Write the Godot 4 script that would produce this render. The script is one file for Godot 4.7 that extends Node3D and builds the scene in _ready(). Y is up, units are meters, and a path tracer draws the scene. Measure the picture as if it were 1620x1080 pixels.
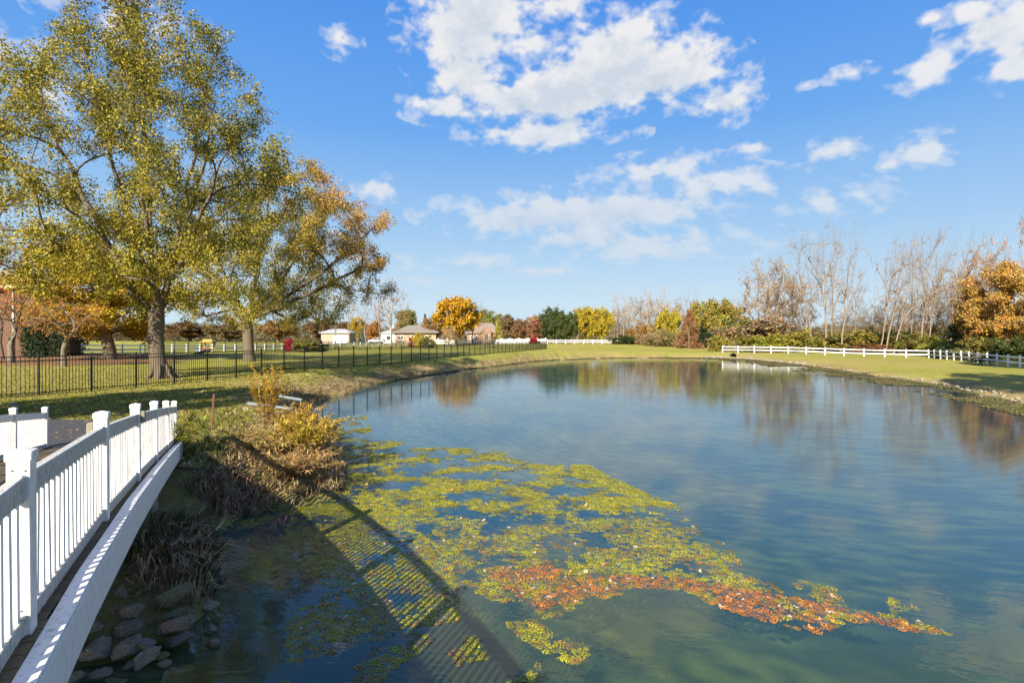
extends Node3D
# A pond beside a white footbridge in autumn. x to the right, y up, the view looks along -z.
# Places on the ground are given as (x, d) with d = -z, metres from the camera's foot; the pond's water lies at y = 0.

const EXPOSURE := 2.8
const SUN_TURN := 20.0      # degrees that shadows lean to the right of straight ahead
const SUN_HIGH := 28.5
const RAIL_ALONG := Vector2(-0.459, 0.889)
const RAIL_START := Vector2(-2.332, 2.699)
const RAIL_OUT := Vector2(0.889, 0.459)
const BAY := 2.0825
const SIZE := 0.833           # the footbridge's boards against the drawn sizes
const NEAR := 1.157           # the shallows' plan against the drawn plan

var M := {}
var names := {}
var noise := FastNoiseLite.new()
var noise2 := FastNoiseLite.new()
var rng := RandomNumberGenerator.new()
var shore := PackedVector2Array()
var grid_h := PackedFloat32Array()
const GN := 320
const GA := 9.0
const GX0 := -5.0
const GD0 := 15.0
const GK := 5.15
const GDK := 5.35


# ---------------------------------------------------------------- geometry
class Geo:
	var v := PackedVector3Array()
	var n := PackedVector3Array()
	var c := PackedColorArray()
	var uv := PackedVector2Array()
	var ix := PackedInt32Array()

	func tri(a: Vector3, b: Vector3, d: Vector3, nn: Vector3, col := Color.WHITE) -> void:
		var i := v.size()
		v.append(a); v.append(b); v.append(d)
		for k in 3:
			n.append(nn); c.append(col)
		uv.append(Vector2(0, 0)); uv.append(Vector2(1, 0)); uv.append(Vector2(1, 1))
		if (b - a).cross(d - a).dot(nn) > 0.0:
			ix.append(i); ix.append(i + 2); ix.append(i + 1)
		else:
			ix.append(i); ix.append(i + 1); ix.append(i + 2)

	func quad(a: Vector3, b: Vector3, d: Vector3, e: Vector3, nn: Vector3, col := Color.WHITE) -> void:
		var i := v.size()
		v.append(a); v.append(b); v.append(d); v.append(e)
		for k in 4:
			n.append(nn); c.append(col)
		uv.append(Vector2(0, 0)); uv.append(Vector2(1, 0)); uv.append(Vector2(1, 1)); uv.append(Vector2(0, 1))
		if (b - a).cross(d - a).dot(nn) > 0.0:
			for k in [0, 2, 1, 0, 3, 2]: ix.append(i + k)
		else:
			for k in [0, 1, 2, 0, 2, 3]: ix.append(i + k)

	func face(a: Vector3, b: Vector3, d: Vector3, e: Vector3, inside: Vector3, col := Color.WHITE) -> void:
		var nn := (b - a).cross(d - a).normalized()
		if nn.dot((a + b + d + e) * 0.25 - inside) < 0.0: nn = -nn
		quad(a, b, d, e, nn, col)

	# a box with chamfered edges
	func box(at: Vector3, half: Vector3, basis := Basis(), ch := 0.0, col := Color.WHITE) -> void:
		var ax := [basis.x, basis.y, basis.z]
		var h := [half.x, half.y, half.z]
		var p := func(i: int, si: float, hi: float, j: int, sj: float, hj: float, k: int, sk: float, hk: float) -> Vector3:
			return at + ax[i] * si * hi + ax[j] * sj * hj + ax[k] * sk * hk
		for i in 3:
			var j := (i + 1) % 3
			var k := (i + 2) % 3
			for s in [-1.0, 1.0]:
				var q := []
				for w in [[-1.0, -1.0], [1.0, -1.0], [1.0, 1.0], [-1.0, 1.0]]:
					q.append(p.call(i, s, h[i], j, w[0], h[j] - ch, k, w[1], h[k] - ch))
				quad(q[0], q[1], q[2], q[3], ax[i] * s, col)
			if ch > 0.0:
				for s in [-1.0, 1.0]:
					for t in [-1.0, 1.0]:
						# edge along k between faces i and j
						var a: Vector3 = p.call(i, s, h[i], j, t, h[j] - ch, k, -1.0, h[k] - ch)
						var b: Vector3 = p.call(i, s, h[i] - ch, j, t, h[j], k, -1.0, h[k] - ch)
						var e: Vector3 = p.call(i, s, h[i] - ch, j, t, h[j], k, 1.0, h[k] - ch)
						var f: Vector3 = p.call(i, s, h[i], j, t, h[j] - ch, k, 1.0, h[k] - ch)
						quad(a, b, e, f, (ax[i] * s + ax[j] * t).normalized(), col)
		if ch > 0.0:
			for sx in [-1.0, 1.0]:
				for sy in [-1.0, 1.0]:
					for sz in [-1.0, 1.0]:
						tri(p.call(0, sx, h[0], 1, sy, h[1] - ch, 2, sz, h[2] - ch), p.call(0, sx, h[0] - ch, 1, sy, h[1], 2, sz, h[2] - ch), p.call(0, sx, h[0] - ch, 1, sy, h[1] - ch, 2, sz, h[2]), (ax[0] * sx + ax[1] * sy + ax[2] * sz).normalized(), col)

	func tube(pts: PackedVector3Array, rad: PackedFloat32Array, sides := 6, col := Color.WHITE, lump := 0.0, closed := true) -> void:
		var count := pts.size()
		if count < 2: return
		var first := v.size()
		var dir := (pts[1] - pts[0]).normalized()
		var side := dir.cross(Vector3.RIGHT if absf(dir.x) < 0.8 else Vector3.UP).normalized()
		var run := 0.0
		for i in count:
			var nd := (pts[mini(i + 1, count - 1)] - pts[maxi(i - 1, 0)]).normalized()
			side = (side - nd * side.dot(nd)).normalized()
			var up := nd.cross(side)
			if i > 0: run += pts[i].distance_to(pts[i - 1])
			for s in sides + 1:
				var a := TAU * s / sides
				var o := side * cos(a) + up * sin(a)
				var r := rad[i]
				if lump > 0.0:
					r *= 1.0 + lump * (sin(a * 3.0 + i * 0.7) * 0.6 + sin(a * 5.0 - i * 1.3) * 0.4)
				v.append(pts[i] + o * r)
				n.append(o)
				c.append(col)
				uv.append(Vector2(float(s) / sides, run))
		for i in count - 1:
			for s in sides:
				var a := first + i * (sides + 1) + s
				var b := a + sides + 1
				for k in [a, b, a + 1, a + 1, b, b + 1]: ix.append(k)
		if closed:
			for e in [0, count - 1]:
				var nd := (pts[0] - pts[1]).normalized() if e == 0 else (pts[e] - pts[e - 1]).normalized()
				for s in range(1, sides - 1):
					var b0: int = first + e * (sides + 1)
					tri(v[b0], v[b0 + s], v[b0 + s + 1], nd, col)

	func mesh(mat: Material = null) -> ArrayMesh:
		var a := []
		a.resize(Mesh.ARRAY_MAX)
		a[Mesh.ARRAY_VERTEX] = v
		a[Mesh.ARRAY_NORMAL] = n
		a[Mesh.ARRAY_COLOR] = c
		a[Mesh.ARRAY_TEX_UV] = uv
		a[Mesh.ARRAY_INDEX] = ix
		var m := ArrayMesh.new()
		m.add_surface_from_arrays(Mesh.PRIMITIVE_TRIANGLES, a)
		if mat: m.surface_set_material(0, mat)
		return m


func P(x: float, h: float, d: float) -> Vector3:
	return Vector3(x, h, -d)


func numbered(called: String) -> String:
	if not names.has(called):
		names[called] = 0
		return called
	names[called] += 1
	return "%s_%03d" % [called, names[called]]


func tag(o: Node3D, label: String, category: String, group := "") -> Node3D:
	o.set_meta("label", label)
	o.set_meta("category", category)
	if group: o.set_meta("group", group)
	return o


func thing(called: String, label: String, category: String, at: Vector3, turn := 0.0, group := "") -> Node3D:
	var o := Node3D.new()
	o.name = numbered(called)
	add_child(o)
	o.position = at
	o.rotation.y = turn
	tag(o, label, category, group)
	return o


func part(parent: Node3D, called: String, m: Mesh, at := Vector3.ZERO, basis := Basis(), mat: Material = null) -> MeshInstance3D:
	var o := MeshInstance3D.new()
	o.name = called
	var taken := 0
	while parent.has_node(NodePath(o.name)):
		taken = parent.get_meta("n_" + called, 0) + 1
		parent.set_meta("n_" + called, taken)
		o.name = "%s_%03d" % [called, taken]
	o.mesh = m
	o.transform = Transform3D(basis, at)
	if mat: o.material_override = mat
	parent.add_child(o, true)
	return o


func solid(called: String, m: Mesh, label: String, category: String, at := Vector3.ZERO, basis := Basis(), group := "") -> MeshInstance3D:
	var o := MeshInstance3D.new()
	o.name = numbered(called)
	o.mesh = m
	add_child(o)
	o.transform = Transform3D(basis, at)
	tag(o, label, category, group)
	return o


func structure(called: String, m: Mesh) -> MeshInstance3D:
	var o := MeshInstance3D.new()
	o.name = numbered(called)
	o.mesh = m
	o.set_meta("kind", "structure")
	add_child(o)
	return o


func stuff(called: String, m: Mesh, where: Array, tints: PackedColorArray, parent: Node3D = null, mat: Material = null) -> MultiMeshInstance3D:
	var mm := copies(m, where, tints)
	var o := MultiMeshInstance3D.new()
	o.multimesh = mm
	if mat: o.material_override = mat
	o.set_meta("kind", "stuff")
	if parent == null:
		o.name = numbered(called)
		add_child(o)
	else:
		o.name = called
		parent.add_child(o, true)
	return o


func copies(m: Mesh, where: Array, tints: PackedColorArray) -> MultiMesh:
	var mm := MultiMesh.new()
	mm.transform_format = MultiMesh.TRANSFORM_3D
	mm.use_colors = true
	mm.mesh = m
	mm.instance_count = where.size()
	for i in where.size():
		mm.set_instance_transform(i, where[i])
		mm.set_instance_color(i, tints[i])
	return mm


func lin(r: float, g: float, b: float) -> Color:
	return Color(r, g, b).linear_to_srgb()


func noise_map(freq: float, ramp: Array, octaves := 4, size := 512, kind := FastNoiseLite.TYPE_SIMPLEX_SMOOTH, key := 1) -> NoiseTexture2D:
	var f := FastNoiseLite.new()
	f.noise_type = kind
	f.frequency = freq
	f.fractal_octaves = octaves
	f.seed = key
	var t := NoiseTexture2D.new()
	t.width = size
	t.height = size
	t.seamless = true
	t.noise = f
	if ramp.size():
		var g := Gradient.new()
		g.offsets = PackedFloat32Array()
		g.colors = PackedColorArray()
		var off := PackedFloat32Array()
		var cc := PackedColorArray()
		for i in ramp.size():
			off.append(float(i) / (ramp.size() - 1))
			cc.append(ramp[i])
		g.offsets = off
		g.colors = cc
		t.color_ramp = g
	return t


func grey(v: float) -> Color:
	return Color(v, v, v)


func paint(key: String, col: Color, rough := 0.8, tex: Texture2D = null, tile := 1.0, tinted := false) -> StandardMaterial3D:
	var m := StandardMaterial3D.new()
	m.resource_name = key
	m.albedo_color = col
	m.roughness = rough
	m.metallic_specular = 0.4
	m.vertex_color_use_as_albedo = tinted
	if tex:
		m.albedo_texture = tex
		m.uv1_triplanar = true
		m.uv1_world_triplanar = true
		m.uv1_scale = Vector3.ONE / tile
	M[key] = m
	return m


func leaf_paint(key: String, col: Color) -> StandardMaterial3D:
	var m := paint(key, col, 0.55, null, 1.0, true)
	m.backlight_enabled = true
	m.backlight = Color(0.75, 0.75, 0.75)
	m.metallic_specular = 0.3
	return m


# ---------------------------------------------------------------- sky
func sky_color(el: float) -> Color:
	var stops := [[-2.0, 0.68, 0.82, 0.91], [3.0, 0.62, 0.79, 0.91], [10.0, 0.385, 0.62, 0.90], [20.0, 0.16, 0.41, 0.875], [31.0, 0.085, 0.30, 0.83], [90.0, 0.045, 0.20, 0.70]]
	for i in range(1, stops.size()):
		if el <= stops[i][0]:
			var t: float = clampf((el - stops[i - 1][0]) / (stops[i][0] - stops[i - 1][0]), 0.0, 1.0)
			return Color(lerpf(stops[i - 1][1], stops[i][1], t), lerpf(stops[i - 1][2], stops[i][2], t), lerpf(stops[i - 1][3], stops[i][3], t))
	return Color(0.035, 0.17, 0.62)


func make_sky() -> ImageTexture:
	# cumulus groups: azimuth, elevation, reach in azimuth, reach in elevation, density (degrees)
	var clouds := [
		[-4.4,28.2,5.1,3.57,1.00], [-3.5,30.4,4.5,2.30,1.00], [-7.0,21.9,3.5,1.19,0.85], [-5.1,24.7,3.2,2.31,1.00], [-0.6,22.6,3.8,1.50,0.90], [3.8,23.1,4.4,2.11,1.00], [10.7,26.2,6.0,2.94,1.10], [7.6,24.0,6.7,2.48,1.05], [15.5,24.0,5.2,2.12,1.00], [18.4,25.6,2.8,1.07,0.60], [20.7,21.3,2.3,1.64,0.90], [5.1,30.2,4.4,1.22,0.80], [1.9,27.8,1.9,1.71,0.60], [2.5,19.6,5.8,1.12,0.95], [5.7,20.9,2.8,1.32,0.70], [5.7,12.2,10.4,1.80,0.95], [12.5,12.5,6.5,1.53,0.95], [-0.6,11.9,5.1,1.33,0.90], [14.9,9.0,8.5,1.32,0.85], [7.6,10.0,5.5,0.98,0.80], [14.3,16.0,5.2,1.25,0.80], [19.6,14.4,5.2,1.23,0.75], [23.4,13.6,2.1,0.66,0.60], [29.5,12.0,3.9,1.37,0.55], [29.6,15.9,1.8,1.12,0.85], [36.2,15.0,2.2,1.14,0.75], [33.5,14.2,0.7,0.40,0.60], [36.5,20.7,1.8,1.33,0.85], [34.1,20.2,1.3,0.46,0.50], [40.9,22.4,2.9,1.95,1.00], [41.3,19.8,1.6,1.43,0.80], [36.3,24.3,0.7,0.38,0.70], [39.0,24.0,1.5,0.82,0.90], [-16.7,26.5,1.6,1.16,0.60], [-13.1,14.4,1.8,0.98,0.95], [22.9,17.1,1.3,0.59,0.75], [-4.4,7.6,7.0,0.75,0.65], [2.9,6.8,5.4,0.44,0.60], [-8.8,5.6,3.8,0.50,0.45], [11.9,4.7,8.2,0.37,0.35], [12.5,19.5,1.2,0.55,0.50], [30.5,21.8,1.9,0.57,0.50], [27.1,21.6,1.2,0.39,0.40], [-34.1,24.9,5.1,2.13,0.50], [-40.5,19.3,3.5,2.54,0.50], [-39.0,10.0,3.2,1.91,0.40], [22.3,4.7,6.2,0.47,0.40], [-29.1,6.4,5.1,1.10,0.30]
	]
	var f := FastNoiseLite.new()
	f.noise_type = FastNoiseLite.TYPE_SIMPLEX_SMOOTH
	f.frequency = 0.16
	f.fractal_octaves = 6
	f.fractal_gain = 0.55
	f.seed = 11
	var broad := FastNoiseLite.new()
	broad.frequency = 0.045
	broad.fractal_octaves = 3
	broad.seed = 4
	var W := 4096
	var low := Image.create_empty(W / 4, W / 8, false, Image.FORMAT_RGBA8)
	for j in W / 8:
		var el := 90.0 - (j + 0.5) / (W / 8) * 180.0
		var base := sky_color(maxf(el, -2.0))
		if el < -2.0:
			low.fill_rect(Rect2i(0, j, W / 4, 1), base.linear_to_srgb())
			continue
		for i in W / 4:
			var az := (i + 0.5) / (W / 4) * 360.0 - 180.0
			low.set_pixel(i, j, cloudy(base, az, el, [], f, broad))
	low.resize(W, W / 2, Image.INTERPOLATE_CUBIC)
	var du := 360.0 / W
	for j in range(int((90.0 - 37.0) / du), int((90.0 + 2.0) / du)):
		var el := 90.0 - (j + 0.5) * du
		var base := sky_color(el)
		var near := []
		for k in clouds:
			if absf(el - k[1]) < k[3] * 2.4: near.append(k)
		for i in range(int((180.0 - 52.0) / du), int((180.0 + 52.0) / du)):
			low.set_pixel(i, j, cloudy(base, (i + 0.5) * du - 180.0, el, near, f, broad))
	# straight ahead (-z) is the panorama's first column
	var turned := Image.create_empty(W, W / 2, false, Image.FORMAT_RGBA8)
	turned.blit_rect(low, Rect2i(0, 0, W / 2, W / 2), Vector2i(W / 2, 0))
	turned.blit_rect(low, Rect2i(W / 2, 0, W / 2, W / 2), Vector2i(0, 0))
	return ImageTexture.create_from_image(turned)


func cloudy(base: Color, az: float, el: float, near: Array, f: FastNoiseLite, broad: FastNoiseLite) -> Color:
	var dens := 0.0
	var above := 0.0
	for k in near:
		var dx: float = (az - k[0]) / k[2]
		if absf(dx) > 2.2: continue
		var dy: float = (el - k[1]) / k[3]
		var g: float = k[4] * exp(-(dx * dx + dy * dy) * 1.1)
		dens = maxf(dens, g) + 0.25 * minf(dens, g)
		dy = (el + 0.9 - k[1]) / k[3]
		above += k[4] * exp(-(dx * dx + dy * dy) * 1.1)
	var outside := smoothstep(44.0, 52.0, absf(az))
	if el > 34.0: outside = maxf(outside, smoothstep(34.0, 38.0, el))
	if outside > 0.0:
		dens += outside * clampf(broad.get_noise_2d(az * 1.0, el * 2.2) * 2.2 - 0.15, 0.0, 0.9) * smoothstep(-1.0, 6.0, el)
		above += dens * 0.7 * outside
	if dens < 0.06: return base.linear_to_srgb()
	var sx := 1.0 + 0.4 * clampf((15.0 - el) / 15.0, 0.0, 1.0)
	var nz := f.get_noise_2d(az * 1.6 / sx, el * 2.6 * sx) + 0.35 * f.get_noise_2d(az * 5.0 / sx + 90.0, el * 8.0)
	var a := maxf(smoothstep(0.22, 0.74, dens + nz * 0.56), 0.5 * smoothstep(0.06, 0.62, dens + nz * 0.95))
	if a <= 0.0: return base.linear_to_srgb()
	var lit := clampf(1.18 - 0.36 * above + nz * 0.45, 0.5, 1.0)
	var hazy := clampf((el - 3.0) / 20.0, 0.0, 1.0)
	var white := Color(0.88, 0.875, 0.885).lerp(Color(0.56, 0.65, 0.76), (1.0 - lit) * 1.5)
	white = Color(0.58, 0.70, 0.84).lerp(white, 0.25 + 0.75 * hazy)
	return base.lerp(white, a * (0.70 + 0.27 * hazy)).linear_to_srgb()


# ---------------------------------------------------------------- ground
func smooth_loop(p: PackedVector2Array, per: int) -> PackedVector2Array:
	var r := PackedVector2Array()
	var m := p.size()
	for i in m:
		for k in per:
			r.append(p[i].cubic_interpolate(p[(i + 1) % m], p[(i - 1 + m) % m], p[(i + 2) % m], float(k) / per))
	return r


func shore_gap(q: Vector2) -> float:
	# metres outside the water's edge, negative inside
	var best := 1e9
	var m := shore.size()
	for i in m:
		var a := shore[i]
		var b := shore[(i + 1) % m]
		var ab := b - a
		var t := clampf((q - a).dot(ab) / ab.length_squared(), 0.0, 1.0)
		best = minf(best, q.distance_squared_to(a + ab * t))
	best = sqrt(best)
	return -best if Geometry2D.is_point_in_polygon(q, shore) else best


const RISE := [
	Vector3(-18, 21.6, 1.06), Vector3(-11.6, 41.4, 1.1), Vector3(-3.4, 78.4, 1.1), Vector3(7, 115, 1.06), Vector3(15, 150, 1.79), Vector3(53, 150, 1.74), Vector3(36.3, 98, 0.78), Vector3(60, 80.5, 0.45), Vector3(47.4, 53, 0.47),
	Vector3(31, 29, 0.7), Vector3(-9.5, 15, 1.02), Vector3(-7.6, 12.4, 0.98), Vector3(-7.4, 14, 0.92), Vector3(-12, 17, 1.03), Vector3(-46, 58, 1.69), Vector3(-30, 160, 1.74), Vector3(-48, 56, 1.17), Vector3(-24.4, 52.6, 1.11), Vector3(-19.5, 31.2, 1.06), Vector3(-22, 10, 1.0),
	Vector3(-10, -15, 1.0), Vector3(10, -20, 1.0), Vector3(34, 0, 0.8), Vector3(0, 260, 2.0), Vector3(-150, 200, 2.2), Vector3(150, 200, 1.6), Vector3(100, 92, 1.0), Vector3(-8.5, 10.2, 0.85), Vector3(-6.4, 8.2, 0.55), Vector3(-5.3, 12.2, 0.6), Vector3(-12.5, 9.5, 0.95), Vector3(-9.5, 24.0, 1.0), Vector3(-8.0, 18.5, 0.95),
]


func raw_height(x: float, d: float) -> float:
	var w := 0.0
	var s := 0.0
	for k in RISE:
		var q: float = (x - k.x) * (x - k.x) + (d - k.y) * (d - k.y) + 0.6
		var i := 1.0 / (q * sqrt(q))
		w += i
		s += i * k.z
	var e := s / w
	var gap := 60.0
	if x > -26.0 and x < 54.0 and d > -26.0 and d < 112.0: gap = shore_gap(Vector2(x, d))
	if gap < 0.0: return maxf(-1.5, gap * 0.42) - 0.03
	var wide := 6.0
	if x < 7.0: wide = 1.9 if d < 19.0 else 3.2
	e = lerpf(0.04, e, smoothstep(-0.15, 1.0, gap / wide) if gap < wide else 1.0)
	return e + 0.03 * noise.get_noise_2d(x * 1.5, d * 1.5) * smoothstep(0.0, 3.0, gap)


func gx(i: int) -> float:
	return GX0 + GA * sinh((float(i) / GN * 2.0 - 1.0) * GK) * 0.55


func gd(j: int) -> float:
	return GD0 + GA * sinh((float(j) / GN * 2.0 - 1.0) * GDK) * 0.55


func ground_y(x: float, d: float) -> float:
	var u := clampf((asinh((x - GX0) / (GA * 0.55)) / GK + 1.0) * 0.5 * GN, 0.0, GN - 1.001)
	var w := clampf((asinh((d - GD0) / (GA * 0.55)) / GDK + 1.0) * 0.5 * GN, 0.0, GN - 1.001)
	var i := int(u)
	var j := int(w)
	var fx := (x - gx(i)) / (gx(i + 1) - gx(i))
	var fd := (d - gd(j)) / (gd(j + 1) - gd(j))
	var a := lerpf(grid_h[j * (GN + 1) + i], grid_h[j * (GN + 1) + i + 1], fx)
	var b := lerpf(grid_h[(j + 1) * (GN + 1) + i], grid_h[(j + 1) * (GN + 1) + i + 1], fx)
	return lerpf(a, b, fd)


func on_ground(x: float, d: float, lift := 0.0) -> Vector3:
	return P(x, ground_y(x, d) + lift, d)


func make_ground() -> void:
	shore = smooth_loop(PackedVector2Array([
		Vector2(-14, 1.5), Vector2(-9, 2.8), Vector2(-5.6, 3.9), Vector2(-3.7, 4.7), Vector2(-3.15, 5.3), Vector2(-3.3, 6.2), Vector2(-3.75, 7.0), Vector2(-4.3, 8.0), Vector2(-4.2, 8.9), Vector2(-3.5, 9.4), Vector2(-3.1, 10.2), Vector2(-3.4, 11.5),
		Vector2(-4.2, 13.6), Vector2(-5.2, 16.3), Vector2(-6.4, 19), Vector2(-8.0, 21.9), Vector2(-8.5, 25), Vector2(-8.5, 28), Vector2(-8.1, 36), Vector2(-5.8, 45.8), Vector2(-0.9, 60), Vector2(3.6, 71), Vector2(12.6, 80), Vector2(20, 82), Vector2(26, 81.5), Vector2(30.4, 78),
		Vector2(31, 70), Vector2(30, 58.6), Vector2(27, 41.3), Vector2(25, 32.7), Vector2(21.6, 24), Vector2(17.5, 15.3), Vector2(14.5, 8), Vector2(11.5, 0), Vector2(7, -7), Vector2(0, -11), Vector2(-7, -9), Vector2(-14, -6)]), 4)
	for i in shore.size(): shore[i] *= NEAR
	for i in shore.size():
		var q := shore[i]
		shore[i] += Vector2(noise.get_noise_2d(q.x * 6.0, q.y * 6.0), noise.get_noise_2d(q.x * 6.0 + 50.0, q.y * 6.0)) * minf(0.5, 0.02 * q.length() + 0.12)
	var g := Geo.new()
	var grass := Color(0.285, 0.275, 0.058)
	for j in GN + 1:
		var d := gd(j)
		for i in GN + 1:
			var x := gx(i)
			var h := raw_height(x, d)
			grid_h.append(h)
			g.v.append(P(x, h, d))
			g.uv.append(Vector2(x, d))
			var n1 := noise.get_noise_2d(x * 0.5, d * 0.5)
			var n2 := noise2.get_noise_2d(x * 0.09, d * 0.09)
			var n3 := noise2.get_noise_2d(x * 4.0, d * 4.0)
			var col := grass * (1.0 + 0.24 * n1 + 0.2 * n2 + 0.2 * n3)
			col = col.lerp(Color(0.31, 0.245, 0.10), clampf((0.22 if x < 10.0 else 0.45) + n2 * 0.8 + n1 * 0.5, 0.0, 0.85))
			if h < 0.0:
				var deep := clampf(-h / 0.5, 0.0, 1.0)
				col = Color(0.07, 0.06, 0.03).lerp(Color(0.06, 0.085, 0.03), deep)
				col = col.lerp(Color(0.22, 0.27, 0.05), clampf(0.25 + n3 * 1.8 + n1 * 1.2, 0.0, 0.95))
			elif x > -24.0 and x < 46.0 and d > -14.0 and d < 108.0:
				var gap := shore_gap(Vector2(x, d))
				var reach := 1.9 if d > 18.0 else 1.7
				if x > 7.0: reach = 1.9
				var edge := clampf(1.0 - (gap + n1 * 1.4 + n3 * 0.5) / reach, 0.0, 1.0)
				col = col.lerp(Color(0.31, 0.225, 0.13) * (1.0 + 0.5 * n3), minf(1.0, edge * 1.7))
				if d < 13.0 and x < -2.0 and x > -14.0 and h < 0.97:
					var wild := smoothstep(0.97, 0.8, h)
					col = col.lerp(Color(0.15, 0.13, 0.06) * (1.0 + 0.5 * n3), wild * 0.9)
			if x < -29.0 and x > -66.0 and d > 37.0 and d < 63.0:
				var bed := Vector2((x + 41.5) / 12.3, (d - 51.5) / 9.5).length() + n1 * 0.25
				col = col.lerp(Color(0.21, 0.12, 0.075), smoothstep(1.05, 0.9, bed))
			g.c.append(col)
	for j in GN + 1:
		for i in GN + 1:
			var i0 := maxi(i - 1, 0)
			var i1 := mini(i + 1, GN)
			var j0 := maxi(j - 1, 0)
			var j1 := mini(j + 1, GN)
			var sx := (grid_h[j * (GN + 1) + i1] - grid_h[j * (GN + 1) + i0]) / (gx(i1) - gx(i0))
			var sd := (grid_h[j1 * (GN + 1) + i] - grid_h[j0 * (GN + 1) + i]) / (gd(j1) - gd(j0))
			g.n.append(Vector3(-sx, 1.0, sd).normalized())
	for j in GN:
		for i in GN:
			var a := j * (GN + 1) + i
			for k in [a, a + GN + 1, a + 1, a + 1, a + GN + 1, a + GN + 2]: g.ix.append(k)
	structure("ground", g.mesh(M.lawn))


func make_water() -> void:
	var g := Geo.new()
	# one calm sheet; the texture coordinates run along and across the ripples
	var dir := Vector2(0.96, -0.28)
	var a := Vector2(-21, -16)
	var b := Vector2(40, 101)
	var nx := 56
	var nd := 78
	for j in nd + 1:
		for i in nx + 1:
			var w := Vector2(lerpf(a.x, b.x, float(i) / nx), lerpf(a.y, b.y, pow(float(j) / nd, 1.6)))
			g.v.append(P(w.x, 0.0, w.y))
			g.n.append(Vector3.UP)
			# green with weed in the shallows, bluer in the open
			var open_ := smoothstep(4.5, 12.0, w.length() + 2.0 * noise.get_noise_2d(w.x, w.y))
			g.c.append(Color(0.032, 0.062, 0.030).lerp(Color(0.008, 0.062, 0.115), open_))
			g.uv.append(Vector2(w.dot(dir) / 7.0, w.dot(dir.orthogonal()) / 2.6))
	for j in nd:
		for i in nx:
			var p := j * (nx + 1) + i
			for k in [p, p + nx + 1, p + 1, p + 1, p + nx + 1, p + nx + 2]: g.ix.append(k)
	structure("pond_water", g.mesh(M.water))


# ---------------------------------------------------------------- trees
func leaf_cluster(key: int, count: int, reach: float, leaf: float, wide: float, hang := 0.0) -> ArrayMesh:
	var r := RandomNumberGenerator.new()
	r.seed = key
	var g := Geo.new()
	for i in count:
		var at := Vector3(r.randfn(0, 0.5), r.randfn(0, 0.42), r.randfn(0, 0.5)) * reach
		var fwd := Vector3(r.randf_range(-1, 1), r.randf_range(-0.7, 0.5) - hang, r.randf_range(-1, 1)).normalized()
		var up := Vector3(r.randfn(0, 0.7), 1.0 - hang * 0.6, r.randfn(0, 0.7)).normalized()
		var side := fwd.cross(up).normalized()
		up = side.cross(fwd).normalized()
		var l := leaf * r.randf_range(0.7, 1.25)
		var w := wide * l * 0.5
		var t := r.randf_range(0.72, 1.25)
		var col := Color(t, t * r.randf_range(0.92, 1.06), t * r.randf_range(0.8, 1.1))
		var mid := at + fwd * l * 0.45
		var tip := at + fwd * l - up * l * 0.12
		var fold := up * w * 0.35
		g.tri(at, mid + side * w + fold, tip, (up - side * 0.35).normalized(), col)
		g.tri(at, mid - side * w + fold, tip, (up + side * 0.35).normalized(), col)
	return g.mesh()


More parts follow.
